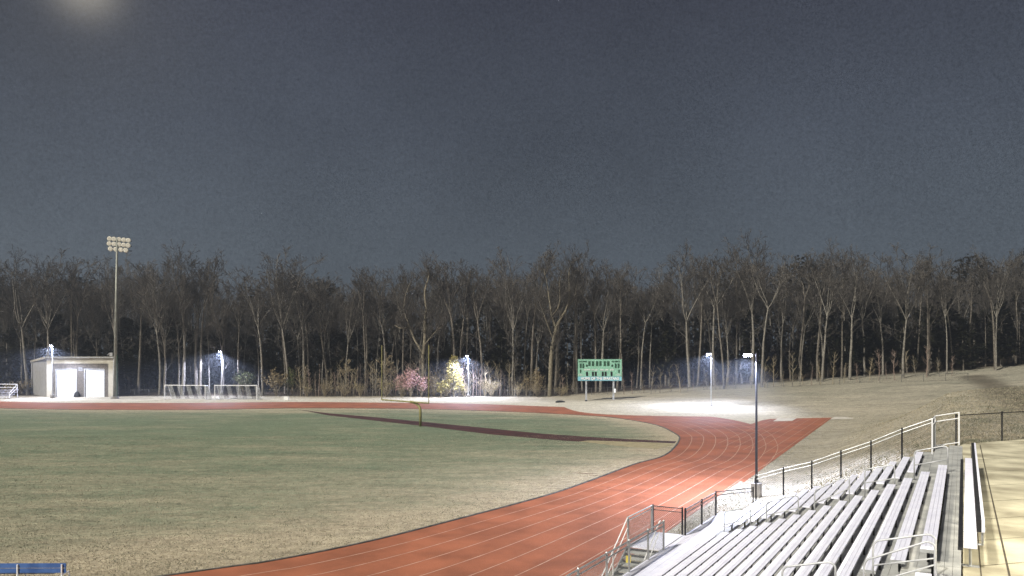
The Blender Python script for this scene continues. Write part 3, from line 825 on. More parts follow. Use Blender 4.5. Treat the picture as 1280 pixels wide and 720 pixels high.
mb.add([*vs, *[v + Vector((0,0,HW - .25 - (.9 if i > 1 else 0))) for i, v in enumerate(vs)]], [(3,2,1,0),(0,1,5,4),(1,2,6,5),(2,3,7,6),(3,0,4,7),(4,5,6,7)])
mb.build('wall', M['shed_side'], sh)
mb = MB()
vs = [S(-.35,-.25,0), S(SW+.3,-.25,0), S(SW+KR+.3,DEP+.3,0), S(KL-.35,DEP+.3,0)]
mb.add([*[v + Vector((0,0,HW - .24 - (.95 if i > 1 else 0))) for i, v in enumerate(vs)], *[v + Vector((0,0,HW + .18 - (.95 if i > 1 else 0))) for i, v in enumerate(vs)]],
       [(3,2,1,0),(0,1,5,4),(1,2,6,5),(2,3,7,6),(3,0,4,7),(4,5,6,7)])
mb.build('roof', M['roof'], sh)
mu = lambda px: (px - 58.5) / (141.5 - 58.5) * SW
mb = MB(); zh = ph(454.5)
sbox(mb, 0, mu(66), -.05, .345, 0, HW - .25); sbox(mb, mu(135.5), SW, -.05, .345, 0, HW - .25); sbox(mb, mu(66), mu(135.5), -.05, .345, zh, HW - .25)
mb.build('stucco_trim', M['stucco'], sh)
doors = ((mu(70), mu(95.2)), (mu(105.8), mu(130)))
zd = ph(461.8)
mb = MB()
sbox(mb, mu(66), doors[0][0], .05, .345, 0, zh); sbox(mb, doors[0][1], doors[1][0], .05, .345, 0, zh); sbox(mb, doors[1][1], mu(135.5), .05, .345, 0, zh)
for d in doors: sbox(mb, d[0], d[1], .05, .345, zd, zh)
mb.build('block_surround', M['block'], sh)
for d in doors:
    mb = MB(); k = 8
    for j in range(k):
        sbox(mb, d[0] + .06, d[1] - .06, .19, .25, zd / k * j + .015, zd / k * (j + 1) - .005)
    dr = mb.build('overhead_door', M['door'], sh)
    mb = MB(); sbox(mb, (d[0]+d[1])/2 - .12, (d[0]+d[1])/2 + .12, .15, .188, .8, .86); mb.build('handle', M['black_steel'], dr)
for d in doors:
    mb = MB(); sbox(mb, d[0] - .14, d[0] + .05, .0, .18, 0, zd + .1); sbox(mb, d[1] - .05, d[1] + .14, .0, .18, 0, zd + .1); sbox(mb, d[0] + .05, d[1] - .05, .0, .18, zd - .04, zd + .14)
    mb.build('door_frame', M['galv'], sh)
mb = MB(); sbox(mb, -.4, SW + .34, -.42, -.26, HW - .12, HW + .1); mb.build('gutter', M['galv'], sh)
mb = MB()
for k in range(5): sbox(mb, mu(98), mu(103), .0, .04, zh - 1.5 + k*.16, zh - 1.42 + k*.16)
mb.build('vent', M['galv'], sh)
mb = MB(); mb.tube([S(SW + .12,-.12,.1), S(SW + .12,-.12,HW - .3)], .06, 8); mb.build('downspout', M['white_tube'], sh)
# dark bag left between the doors
bg_ = empty('equipment_bag', S(mu(97), -.4, 0), 'dark lumpy bag leaning on the block pier between the white doors', 'bag')
mb = MB(); c = S(mu(97), -.45, 0)
rings = [(.0,.62,.42),(.3,.66,.46),(.75,.5,.38),(1.1,.30,.24),(1.22,.12,.10)]
for zz, a, b in rings:
    for k in range(10):
        an = 2*math.pi*k/10; j = 1 + .12 * math.sin(3*an + zz*4)
        mb.v.append(c + Vector((a*j*math.cos(an), b*j*math.sin(an) + zz*.2, zz)))
for r_ in range(4):
    for k in range(10): mb.f.append((r_*10+k, r_*10+(k+1)%10, r_*10+10+(k+1)%10, r_*10+10+k)); mb.m.append(0)
mb.build('sack', M['dark_cloth'], bg_, smooth=True)
mb = MB(); mb.tube([c + Vector((-.1,-.05,1.1)), c + Vector((-.35,-.4,.9)), c + Vector((-.5,-.5,.4))], .04, 6); mb.build('strap', M['dark_cloth'], bg_)
# utility cabinet on posts left of the building
uc = empty('utility_cabinet', G(47.5,491), 'grey utility cabinet on two posts left of the storage building', 'cabinet')
c = G(47.5, 491)
for dx in (-.35,.35):
    mb = MB(); mb.tube([c + Vector((dx,0,0)), c + Vector((dx,0,3.0))], .07, 8); mb.build('post', M['galv'], uc)
mb = MB(); mb.box(c + Vector((0,-.1,2.3)), (.6,.25,.9)); mb.build('box', M['stucco'], uc)

# ------------------------------------------------------------------ floodlight tower
ft = G(143.5, 498.5); fd = ft.y
tw = empty('floodlight_tower', ft, 'tall stadium floodlight pole with three rows of lamps beside the storage building', 'floodlight')
ztop = HC + (HOR - 297) / F * fd
mb = MB(); xt = (146.5 - 143.5) / F * fd
mb.tube([ft, ft + Vector((xt*.5,0,ztop*.5)), ft + Vector((xt,0,ztop))], [.36,.29,.19], 14); mb.build('pole', M['tower_steel'] if 'tower_steel' in M else M['galv'], tw, smooth=True)
mb = MB(); mb.tube([ft - Vector((0,0,.2)), ft + Vector((0,0,.5))], [.8,.8], 16); mb.build('footing', M['curb'], tw)
mb = MB(); mb.tube([ft + Vector((.62,-.3,.2)), ft + Vector((.6,-.25,9))], .07, 8); mb.build('conduit', M['dark_green'], tw)
mb = MB(); mb.box(ft + Vector((-.55,-.3,ph(443))), (.6,.4,.7)); mb.tube([ft + Vector((-.3,-.2,ph(443))), ft + Vector((-1.0,-.25,ph(441.5))), ft + Vector((-1.3,-.3,ph(444)))], .06, 8); mb.build('junction_box', M['galv'], tw)
for r_, (y, xs_) in enumerate(((299.3, (137,142.3,149,154.8,160.2)), (305.6, (136.5,142.4,149.3,154.6,160))  , (311.8, (138,144.8,151,157)))):
    z = HC + (HOR - y) / F * fd
    mb = MB(); mb.tube([Vector(((134.5-640)/F*fd, fd + .5, z + .15)), Vector(((162.5-640)/F*fd, fd + .5 + .3, z - .25))], .09, 8); mb.build('crossarm', M['black_steel'], tw)
    for x in xs_:
        c = Vector(((x-640)/F*fd, fd + .1, z + (148.5 - x) / F * fd * .09)); dr = Vector((.15,-.95,-.25)).normalized()
        mb = MB(); mb.tube([c - dr*.45, c - dr*.2, c + dr*.05, c + dr*.12], [.12,.36,.52,.54], 14); hd = mb.build('floodlamp', M['black_steel'], tw, smooth=False)
        mb = MB(); mb.tube([c + dr*.125, c + dr*.16], [.50,.36], 14); mb.build('glass', M['reflector'], hd)

# ------------------------------------------------------------------ soccer goals
def soccer_goal(pl, pr, lab):
    root = empty('soccer_goal', pl, lab, 'soccer goal', 'soccer goals behind the far straight')
    X = (pr - pl).normalized(); Y = Vector((-X.y, X.x, 0)); Wd = (pr - pl).length; H = 2.85; top, bot = 1.0, 2.4
    fr_ = lambda u, d, z: pl + X*u + Y*d + Vector((0,0,z))
    for u in (0, Wd):
        mb = MB(); mb.tube([fr_(u,0,0), fr_(u,0,H)], .085, 10); mb.build('goal_post', M['white_tube'], root)
    mb = MB(); mb.tube([fr_(-.08,0,H), fr_(Wd+.08,0,H)], .085, 10); mb.build('crossbar', M['white_tube'], root)
    for u in (0, Wd):
        mb = MB(); mb.tube([fr_(u,0,H), fr_(u,top,H - .05), fr_(u,bot,.05), fr_(u,0,.05)], .045, 8); mb.build('back_stay', M['white_tube'], root)
    mb = MB(); mb.tube([fr_(0,bot,.05), fr_(Wd,bot,.05)], .045, 8); mb.build('ground_bar', M['white_tube'], root)
    mb = MB(); nst = 9
    for k in range(int(Wd / .11) + 1):
        u = min(Wd, k * .11); st_ = int(u / Wd * nst) % 2 ; mi = 1 if st_ else 0
        r = .022
        mb.tube([fr_(u,.02,H), fr_(u,top,H - .06), fr_(u,bot - .03,.06)], r, 3, mi)
    for s in range(nst):
        for k in range(16):
            f = k / 15; d = top + (bot - .03 - top) * f; z = H - .06 + (.12 - H) * f
            mb.tube([fr_(Wd*s/nst, d, z), fr_(Wd*(s+1)/nst, d, z)], .016, 3, 1 if s % 2 else 0)
    for u in (0, Wd):
        for k in range(1, 14):
            z = H * k / 14; d = top + (bot - top) * (1 - z / H)
            mb.tube([fr_(u,0,z), fr_(u,d,z)], .012, 3, 0)
    mb.build('net', [M['net_white'], M['net_dark']], root)
    return root
soccer_goal(G(206,499.2), G(256.5,499.8), 'white framed soccer goal with striped net nearer the floodlight tower')
soccer_goal(G(268.5,499.6), G(321,499.8), 'white framed soccer goal with striped net in front of a lamp post')

# ------------------------------------------------------------------ far boundary fence
def ground_pt(px, y_depth):
    x = (px - 640) / F * y_depth; return Vector((x, y_depth, terrain_z(x, y_depth)))
bf = empty('boundary_fence', ground_pt(150, 172), 'long chain link boundary fence along the foot of the woods and over the hill', 'fence')
posts = []
pxs = [(150,172),(700,169),(800,166),(900,163),(1000,160),(1100,157),(1210,152)]
pl_ = [ground_pt(a, b) for a, b in pxs]
acc = []
for a, b in zip(pl_, pl_[1:]):
    k = max(1, int((b - a).length / 3.1))
    for j in range(k):
        x, y = a.x + (b.x - a.x) * j / k, a.y + (b.y - a.y) * j / k; acc.append(Vector((x, y, terrain_z(x, y))))
acc.append(pl_[-1])
fence(bf, acc, 1.45, .045, .03, M['far_steel'], M['far_steel'], M['wire'], .2, .006)
lf_ = empty('side_fence', ground_pt(-20, 176), 'short chain link fence in the weeds left of the storage building', 'fence')
fence(lf_, [ground_pt(-20 + 15*k, 178) for k in range(5)], 1.45, .045, .03, M['far_steel'], M['far_steel'], M['wire'], .2, .006)

# small white stand at the left edge
ws = empty('small_stand', G(2,498), 'small white aluminium stand with railings at the left edge of the track', 'stand')
c = G(0, 498.3)
for k in range(4):
    mb = MB(); mb.box(c + Vector((-1.2, .3 + k*.75, .5 + k*.38)), (6.6, .34, .07)); mb.build('seat', M['alu'], ws)
    mb = MB(); mb.box(c + Vector((-1.2, -.1 + k*.75, .2 + k*.33)), (6.6, .34, .06)); mb.build('foot_board', M['alu'], ws)
for x in (-4.3, 1.9):
    mb = MB(); mb.tube([c + Vector((x,0,0)), c + Vector((x,0,1.15)), c + Vector((x+.0,2.6,2.85)), c + Vector((x,2.7,0))], .06, 8)
    mb.tube([c + Vector((x,0,.6)), c + Vector((x,2.65,2.1))], .045, 8); mb.build('side_rail', M['white_tube'], ws)
mb = MB(); mb.tube([c + Vector((-4.3,2.6,2.85)), c + Vector((1.9,2.6,2.85))], .06, 8); mb.tube([c + Vector((-4.3,2.65,2.2)), c + Vector((1.9,2.65,2.2))], .045, 8); mb.build('back_rail', M['white_tube'], ws)

# white cooler box by the track
wb = empty('white_box', G(358,500), 'small white box lying on the pale verge beside the far straight', 'box')
c = G(358, 500)
mb = MB(); mb.box(c + Vector((0,0,.3)), (.9,.5,.6)); mb.build('body', M['letter'], wb)
mb = MB(); mb.box(c + Vector((0,0,.66)), (.94,.54,.1)); mb.build('lid', M['door'], wb)
# rock / drain by the scoreboard
rk = MB(); c = G(700, 503.3)
for zz, a in ((0,.9),(.2,.85),(.38,.5),(.42,.1)):
    for k in range(9):
        an = 2*math.pi*k/9; j = 1 + .2*math.sin(2.3*k + zz*9); rk.v.append(c + Vector((a*j*math.cos(an), .5*a*j*math.sin(an), zz)))
for r_ in range(3):
    for k in range(9): rk.f.append((r_*9+k, r_*9+(k+1)%9, r_*9+9+(k+1)%9, r_*9+9+k)); rk.m.append(0)
tag(rk.build('rock', M['dark_cloth']), 'dark low rock on the pale verge left of the scoreboard', 'rock')

# ------------------------------------------------------------------ blue team bench, seen from behind
bb = empty('team_bench', G(40, 745), 'blue team bench with white legs seen from behind at the lower left', 'bench')
z1 = .86
e0, e1 = G(-60, 704.5, z1), G(82.5, 704.0, z1)
db = (e1 - e0).normalized(); nb = Vector((-db.y, db.x, 0))     # towards the field
for k, zz in ((0, z1 - .09), (1, z1 - .29)):
    mb = MB(); mb.bar(e0 + Vector((0,0,zz - z1)), e1 + Vector((0,0,zz - z1)), .045, .175); mb.build('back_board', M['blue'], bb)
for k in range(2):
    o = nb * (.18 + .2 * k)
    mb = MB(); mb.bar(e0 + o + Vector((0,0,.44 - z1)), e1 - db*.55 + o + Vector((0,0,.44 - z1)), .18, .045); mb.build('seat_board', M['blue'], bb)
for px in (-40, 22.5, 77.5):
    t = G(px, 704.3, z1); t = e0 + db * (t - e0).dot(db)
    mb = MB()
    p0 = t - nb*.05 + Vector((0,0,-.03)); p1 = t - nb*.05 + Vector((0,0,.42 - z1)); p2 = t - nb*.18 + Vector((0,0,-z1))
    mb.tube([p0, p1, p2], .033, 8); mb.tube([p1, p1 + nb*.5], .03, 8); mb.tube([p1 + nb*.5, p1 + nb*.62 - Vector((0,0,.42))], .03, 8)
    mb.build('leg', M['white_tube'], bb)

# ------------------------------------------------------------------ trees
def rot_about(v, axis, a): return Matrix.Rotation(a, 3, axis) @ v
def grow_tree(seed, H=30, spread=1.0, fork=.55, leaders=3, density=1.0, trunk_r=.34, lean=0.0, low=3):
    """trunk with its limbs, and the fine branchwork of the crown"""
    r = random.Random(seed); tk, cr = MB(), MB()
    def limb(p, d, L, rad, lev, up):
        ns = (7, 6, 5, 3, 2)[lev]; pts = [p]; rs = [rad]
        for k in range(ns):
            j = (.028, .11, .17, .24, .28)[lev]
            d = (d + Vector((r.gauss(0,j), r.gauss(0,j), r.gauss(0,j*.6) + up))).normalized()
            p = p + d * (L / ns); pts.append(p); rs.append(max(.027, rad * (1 - (.55 if lev == 0 else .8) * (k+1)/ns)))
        sides = (9, 6, 4, 3, 3)[lev]
        (tk if lev <= 1 else cr).tube(pts, rs, sides, cap=False)
        return pts, rs, d
    def kids(pts, rs, L, lev, cnt, t0):
        if lev > 4: return
        for _ in range(cnt):
            t = t0 + (1 - t0) * (r.random() ** .8); f = t * (len(pts) - 1); i = min(int(f), len(pts) - 2)
            p = pts[i].lerp(pts[i+1], f - i); ax_ = (pts[i+1] - pts[i]).normalized()
            per = ax_.orthogonal().normalized(); per = rot_about(per, ax_, r.uniform(0, 6.283))
            ang = math.radians(r.uniform(18, 46)); d = (ax_ * math.cos(ang) + per * math.sin(ang) * spread).normalized()
            l = L * r.uniform(.36, .62) * (1.1 - .45 * t); rad = rs[i] * r.uniform(.38, .6)
            q, s, _d = limb(p, d, l, max(.02, rad), lev, (.05, .05, .09, .06, .05)[lev])
            if lev < 4: kids(q, s, l, lev + 1, max(2, int((0, 6, 6, 5, 4)[lev+1 if lev < 4 else 4] * density)), .25)
    base_d = Vector((lean, r.gauss(0,.02), 1)).normalized()
    pts, rs, d = limb(Vector((0,0,-.3)), base_d, H * fork, trunk_r, 0, .02)
    rs[0] = trunk_r * 1.35
    a0 = r.uniform(0, 6.28)
    for k in range(leaders):
        a = a0 + k * 6.283 / leaders + r.uniform(-.4,.4); tilt = r.uniform(.16, .42) * spread if leaders > 1 else .05
        dd = (d + Vector((math.cos(a)*tilt, math.sin(a)*tilt, 0))).normalized()
        l = H * (1 - fork) * r.uniform(.66, .95); rad = rs[-1] * (.72 if leaders > 1 else .95)
        q, s, _ = limb(pts[-1], dd, l, rad, 1, .05)
        kids(q, s, l * .75, 2, int(11 * density), .10)
    for k in range(low):
        f = r.uniform(.45, .98) * (len(pts) - 1); i = min(int(f), len(pts)-2); p = pts[i].lerp(pts[i+1], f - i)
        a = r.uniform(0, 6.28); dd = Vector((math.cos(a), math.sin(a), r.uniform(.5,1.2))).normalized(); l = H * r.uniform(.10,.2)
        q, s, _ = limb(p, dd, l, rs[i] * .28, 2, .05); kids(q, s, l, 3, int(5*density), .3)
    return tk, cr
def tree_root(name, loc, tk, cr, bark, twig, lab, cat, group=None, tn='trunk', cn='crown'):
    root = empty(name, loc, lab, cat, group)
    # the meshes are grown about the origin: shift them with the root
    for mb_, nm, m in ((tk, tn, bark), (cr, cn, twig)):
        if not mb_ or not mb_.v: continue
        o = mb_.build(nm, m); o.parent = root
        o.data.polygons.foreach_set('use_smooth', [True] * len(o.data.polygons))
    return root

LAB = {'L': 'tall bare deciduous tree in the dark woods behind the storage building and soccer goals',
       'C': 'tall bare deciduous tree in the woods behind the saplings and goalpost',
       'S': 'tall bare deciduous tree in the woods behind the scoreboard',
       'H': 'tall bare deciduous tree in the dim woods on top of the right hand grass bank'}
def region(px): return 'L' if px < 330 else 'C' if px < 690 else 'S' if px < 900 else 'H'
GRP = {'L': 'bare trees behind the storage building', 'C': 'bare trees behind the goalpost', 'S': 'bare trees behind the scoreboard', 'H': 'bare trees on the grass bank'}
protos = []
specs = [(11,.55,4,1.0,1.0), (12,.48,4,1.1,1.0), (13,.60,4,.9,1.0), (14,.45,5,1.25,1.0), (15,.62,3,.9,1.0), (16,.52,5,.95,1.0), (17,.36,3,1.0,1.1), (18,.57,4,1.15,1.0)]
for k, (sd, fk, ld, sp, dn) in enumerate(specs):
    tk, cr = grow_tree(sd, 30, sp, fk, ld, dn, trunk_r=R.uniform(.24,.36), lean=R.uniform(-.05,.05))
    ro = tree_root('bare_tree', (0,0,0), tk, cr, M['bark_grey'] if k % 2 else M['bark_brown'], M['twig'], 'x', 'tree')
    protos.append([ro, False])
sky = [(-60,330),(0,328),(60,314),(120,324),(200,311),(255,324),(300,346),(330,332),(358,322),(400,332),(430,344),(455,322),(500,328),(560,318),(640,318),(700,314),
       (750,321),(800,328),(835,335),(860,318),(900,312),(935,308),(970,314),(1020,307),(1060,314),(1100,320),(1160,311),(1200,328),(1240,322),(1290,312),(1400,318)]
def skyline(x):
    for (a, ya), (b, yb) in zip(sky, sky[1:]):
        if a <= x <= b: return ya + (yb - ya) * (x - a) / (b - a)
    return 325
def put_tree(px, dep, top, proto=None, lab=None, name=None, sxy=None, rot=None):
    p = ground_pt(px, dep); H = HC + (HOR - top) / F * dep - p.z
    ent = protos[proto if proto is not None else R.randrange(len(protos))]
    if not ent[1]: o = ent[0]; ent[1] = True
    else: o = copy_tree(ent[0])
    s = H / 30.5; o.location = p
    k = sxy or R.uniform(.8, 1.15); o.scale = (s*k, s*k, s); o.rotation_euler = (R.gauss(0,.022), R.gauss(0,.022), R.uniform(0, 6.28) if rot is None else rot)
    reg = region(px); o['label'] = lab or LAB[reg]
    if lab is None: o['group'] = GRP[reg]
    elif 'group' in o: del o['group']
    return o
# trees that stand out
put_tree(360, 174, 301, 3, 'tallest broad bare tree standing above the gap left of the saplings', sxy=1.15, rot=.6)
put_tree(940, 172, 290, 1, 'tallest broad bare tree above the two right lamp posts', sxy=1.15, rot=2.0)
put_tree(205, 174, 318, 6, 'pale double stemmed bare tree behind the left end of the first soccer goal', sxy=1.0, rot=1.1)
put_tree(458, 175, 320, 4, 'straight pale trunked bare tree behind the left goalpost upright', sxy=.9, rot=.3)
x = -40
while x < 1330:
    dep = R.uniform(174, 182) if x < 900 else R.uniform(164, 176)
    put_tree(x, dep, skyline(x) + abs(R.gauss(0, 13)) - 11, sxy=R.uniform(.8, 1.45))
    x += R.uniform(20, 36)
x = -46
while x < 1335:
    dep = R.uniform(180, 192) if x < 900 else R.uniform(172, 186)
    put_tree(x, dep, skyline(x) + R.uniform(14, 44), sxy=R.uniform(.8, 1.2))
    x += R.uniform(11, 19)
x = -50
while x < 1340:
    dep = R.uniform(192, 205) if x < 900 else R.uniform(186, 200)
    put_tree(x, dep, skyline(x) + R.uniform(8, 40))
    x += R.uniform(12, 19)

for px, top in ((62,308),(97,315),(228,306),(250,314),(575,316),(640,311),(745,316),(872,314),(905,309),(1022,304),(1062,312),(1160,307),(1245,315)):
    put_tree(px, R.uniform(173, 178) if px < 900 else R.uniform(164, 170), top - 3, sxy=R.uniform(.95, 1.2))
# the two pale trees whose bare limbs show in front of the dark
def big_limb_tree(px, dep, tops, trunk_px, lab, bark, seed):
    """limbs laid out from their real spread, then twigs grown from them"""
    r = random.Random(seed); base = ground_pt(px, dep); tk, cr = MB(), MB()
    def W(q, yo=0): v = D(q[0], q[1], dep) - base; v.y = yo; return v
    for pts, r0, r1 in tops:
        ps = catmull([W(q[:2], q[2] if len(q) > 2 else 0) for q in pts], 4)
        rs = [r0 + (r1 - r0) * i / (len(ps)-1) for i in range(len(ps))]
        tk.tube(ps, rs, 9, cap=False)
        for _ in range(int(len(ps) * 1.3)):
            i = r.randrange(len(ps)//3, len(ps)-1); p = ps[i]
            for lev, L in ((0, r.uniform(2.2,5)),):
                a = r.uniform(0,6.28); d = Vector((math.cos(a), math.sin(a), r.uniform(.4,1.3))).normalized(); q = [p]; 
                for k in range(4):
                    d = (d + Vector((r.gauss(0,.2), r.gauss(0,.2), .08))).normalized(); q.append(q[-1] + d*L/4)
                cr.tube(q, [.07,.055,.045,.03,.02], 4, cap=False)
                for _k in range(9):
                    j = r.randrange(1, 4); a = r.uniform(0,6.28); d2 = (d + Vector((math.cos(a), math.sin(a), .3))*.9).normalized(); s0 = q[j]
                    s1 = s0 + d2 * r.uniform(.8,1.8); s2 = s1 + (d2 + Vector((r.gauss(0,.4), r.gauss(0,.4), .3))).normalized() * r.uniform(.6,1.2)
                    cr.tube([s0, s1, s2], [.03,.022,.014], 3, cap=False)
    return tree_root('bare_tree', base, tk, cr, bark, M['twig'], lab, 'tree')
big_limb_tree(530, 172, [([(530,494),(529,460),(528,441)], .42, .34), ([(528,441),(518,425,.5),(511,408,1),(505,392,1.5),(503,384,2)], .26, .10), ([(529,443),(531,420),(531,400),(533,386)], .34, .26),
                         ([(533,386),(531,365),(536,345),(534,332)], .26, .06), ([(511,408,1),(500,410,1),(492,406,1)], .14, .06), ([(530,432),(537,424,-1),(546,414,-1.5),(555,407,-2)], .16, .05),
                         ([(531,412),(536,404,.6),(541,396,1)], .13, .05), ([(503,384,2),(506,366,2),(512,350,2)], .10, .04)],
              0, 'pale bare tree with a wide low fork between the goalpost uprights', M['bark_pale'], 51)
big_limb_tree(689, 171, [([(687,497),(688,470),(689,445),(692,425),(695,410)], .5, .36), ([(695,410),(690,395,.5),(687,375,1),(684,352,1.5),(680,335,2)], .26, .05), ([(695,410),(701,398),(708,386),(712,368),(711,345),(714,328)], .34, .07),
                         ([(692,425),(685,408,-1),(679,392,-1.5),(674,378,-2)], .15, .04), ([(708,386),(718,372,1),(722,355,1)], .16, .04), ([(690,395),(699,380,-1),(699,355,-1),(702,338,-1)], .15, .04)],
              0, 'tan forked bare tree with a leaning trunk just left of the scoreboard', M['bark_pale'], 52)

# dark cedars filling the lower storey
def leaf_cloud(mb, n, fn, size, r, flat=.6):
    for _ in range(n):
        p, rad = fn(); s = size * r.uniform(.6, 1.4)
        a = Vector((r.gauss(0,1), r.gauss(0,1), r.gauss(0,flat))).normalized(); b = a.orthogonal().normalized(); b = rot_about(b, a, r.uniform(0,6.28))
        mb.add([p - a*s, p + b*s*.55, p + a*s, p - b*s*.55], [(0,1,2,3)])
cedars = []
for k in range(4):
    r = random.Random(90 + k); tk, cr = MB(), MB()
    tk.tube([(0,0,-.3),(0,0,6),(0,0,13)], [.22,.16,.04], 7, cap=False)
    bl_ = [(r.uniform(1.2, 13.2), r.uniform(0,6.28)) for _ in range(90)]
    def fn():
        z, a = r.choice(bl_); wr = (2.9 * (1 - (z/14.2)) ** .75 + .25) * (.7 + .3*math.sin(a*3 + z)); t = r.random() ** .6
        return Vector((math.cos(a)*wr*t, math.sin(a)*wr*t, z + .35*t*wr*.5 + r.gauss(0,.28))), wr
    leaf_cloud(cr, 1500, fn, .34, r)
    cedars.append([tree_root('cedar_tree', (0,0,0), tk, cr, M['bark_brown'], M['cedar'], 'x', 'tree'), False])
def put(ents, px, dep, H, H0, lab, group, k=1.0, i=None):
    ent = ents[i if i is not None else R.randrange(len(ents))]
    if not ent[1]: o = ent[0]; ent[1] = True
    else: o = copy_tree(ent[0])
    p = ground_pt(px, dep); o.location = p; s = H / H0; o.scale = (s*k, s*k, s); o.rotation_euler.z = R.uniform(0, 6.28)
    if lab: o['label'] = lab
    if group: o['group'] = group
    return o
CL = {'L': 'dark bushy cedar among the bare trunks behind the storage building and soccer goals', 'C': 'dark bushy cedar among the bare trunks behind the saplings',
      'S': 'dark bushy cedar among the bare trunks behind the scoreboard', 'H': 'dark bushy cedar among the bare trunks above the grass bank'}
CG = {'L': 'cedars behind the storage building', 'C': 'cedars behind the saplings', 'S': 'cedars behind the scoreboard', 'H': 'cedars above the grass bank'}
x = -45
while x < 1330:
    g = region(x)
    put(cedars, x, R.uniform(181, 194) if x < 900 else R.uniform(172, 186), R.uniform(9, 21 if g == 'L' else 18), 14, CL[g], CG[g], R.uniform(1.0, 1.6))
    x += R.uniform(13, 24)

# the far depth of the woods: countless stems and undergrowth that read as one dark mass
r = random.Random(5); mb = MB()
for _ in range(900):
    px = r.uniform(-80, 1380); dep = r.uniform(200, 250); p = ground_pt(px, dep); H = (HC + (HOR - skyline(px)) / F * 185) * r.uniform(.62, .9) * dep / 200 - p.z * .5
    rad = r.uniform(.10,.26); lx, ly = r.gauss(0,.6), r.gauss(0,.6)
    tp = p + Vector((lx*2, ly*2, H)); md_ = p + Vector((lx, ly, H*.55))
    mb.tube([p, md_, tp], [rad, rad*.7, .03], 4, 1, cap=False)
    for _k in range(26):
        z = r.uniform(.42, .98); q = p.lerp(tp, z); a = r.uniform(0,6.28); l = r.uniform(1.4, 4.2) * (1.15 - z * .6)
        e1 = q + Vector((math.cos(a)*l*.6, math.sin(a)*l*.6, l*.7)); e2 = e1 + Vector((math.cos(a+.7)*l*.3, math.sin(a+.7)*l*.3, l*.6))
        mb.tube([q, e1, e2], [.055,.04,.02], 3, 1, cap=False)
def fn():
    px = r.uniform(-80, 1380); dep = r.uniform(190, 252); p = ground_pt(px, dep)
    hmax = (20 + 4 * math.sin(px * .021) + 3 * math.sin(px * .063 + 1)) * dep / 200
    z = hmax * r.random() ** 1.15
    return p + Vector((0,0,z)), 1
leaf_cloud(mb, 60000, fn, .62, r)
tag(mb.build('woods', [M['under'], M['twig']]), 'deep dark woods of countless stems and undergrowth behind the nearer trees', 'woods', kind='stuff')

# short winter turf and bank grass, too many blades to count
def blades(name, n, pick, m, hgt, seed):
    r = random.Random(seed); mb = MB()
    for _ in range(n):
        p = pick(r)
        if p is None: continue
        a = r.uniform(0, 6.28); w_ = r.uniform(.015, .04); h = hgt * r.uniform(.5, 1.3) ; t = Vector((r.gauss(0,.6), r.gauss(0,.6), 0)) * h
        d = Vector((math.cos(a), math.sin(a), 0)) * w_
        mb.v += [p - d, p + d, p + t + Vector((0,0,h))]; k = len(mb.v); mb.f.append((k-3, k-2, k-1)); mb.m.append(0)
    return tag(mb.build(name, m), kind='stuff')
def pick_in(r):
    y = 30 + 60 * r.random() ** 1.6; x = r.uniform(-.66, .2) * y
    if not inside(x, y): return None
    return Vector((x, y, 0))
blades('turf_grass', 120000, pick_in, M['blade'], .045, 71)
def pick_bank(r):
    y = 34 + 100 * r.random() ** 1.5; x = r.uniform(.05, .66) * y; P = Vector((x, y, 0)) - AL; s_ = P.dot(NL)
    if s_ < .15 or (P.dot(DL) > 60 and s_ < 2): return None
    q = Vector((x, y, 0)) - B0
    if q.dot(U) < 10.1 and q.dot(Pp) < 10.9: return None
    if q.dot(Pp) < .1 and q.dot(U) < 11.5: return None
    return Vector((x, y, terrain_z(x, y) - .01))
blades('bank_grass', 110000, pick_bank, M['blade'], .10, 72)
# ------------------------------------------------------------------ forest-edge saplings and shrubs
sap = []
for k in range(5):
    r = random.Random(200 + k); tk, cr = MB(), MB()
    H = 5; p = Vector((0,0,-.2)); pts = [p]; d = Vector((r.gauss(0,.05), r.gauss(0,.05), 1))
    for j in range(6):
        d = (d + Vector((r.gauss(0,.05), r.gauss(0,.05), 0))).normalized(); p = p + d * (H/6); pts.append(p)
    tk.tube(pts, [.07,.062,.054,.046,.036,.026,.012], 6, cap=False)
    for j in range(34):
        i = r.randrange(1, 6); q = pts[i].lerp(pts[i+1], r.random()); a = r.uniform(0,6.28); l = r.uniform(.4,1.3) * (1.15 - i*.1)
        m_ = q + Vector((math.cos(a)*l*.5, math.sin(a)*l*.5, l*.45)); e_ = m_ + Vector((math.cos(a+.3)*l*.3, math.sin(a+.3)*l*.3, l*.5))
        cr.tube([q, m_, e_], [.02,.015,.009], 3, cap=False)
    bark = (M['bark_pale'], M['twig_pink'], M['bark_grey'], M['twig_tan'], M['twig_pink'])[k]
    tw_ = (M['twig_tan'], M['twig_pink'], M['twig_tan'], M['twig_tan'], M['twig'])[k]
    sap.append([tree_root('sapling', (0,0,0), tk, cr, bark, tw_, 'x', 'sapling'), False])
SL = 'thin bare sapling in the dense row behind the far straight'
x = 372
while x < 722:
    put(sap, x, R.uniform(170.5, 175.5), R.uniform(3.8, 8.2) * (1 if x < 640 else .85), 5, SL, 'saplings behind the far straight', R.uniform(.8,1.3))
    x += R.uniform(1.8, 3.8) if x < 640 else R.uniform(3, 8)
x = 780
while x < 1190:
    put(sap, x, R.uniform(160, 166), R.uniform(3, 7), 5, 'thin bare sapling at the edge of the woods on the grass bank', 'saplings on the grass bank', R.uniform(.8,1.2))
    x += R.uniform(9, 18)
shp = []
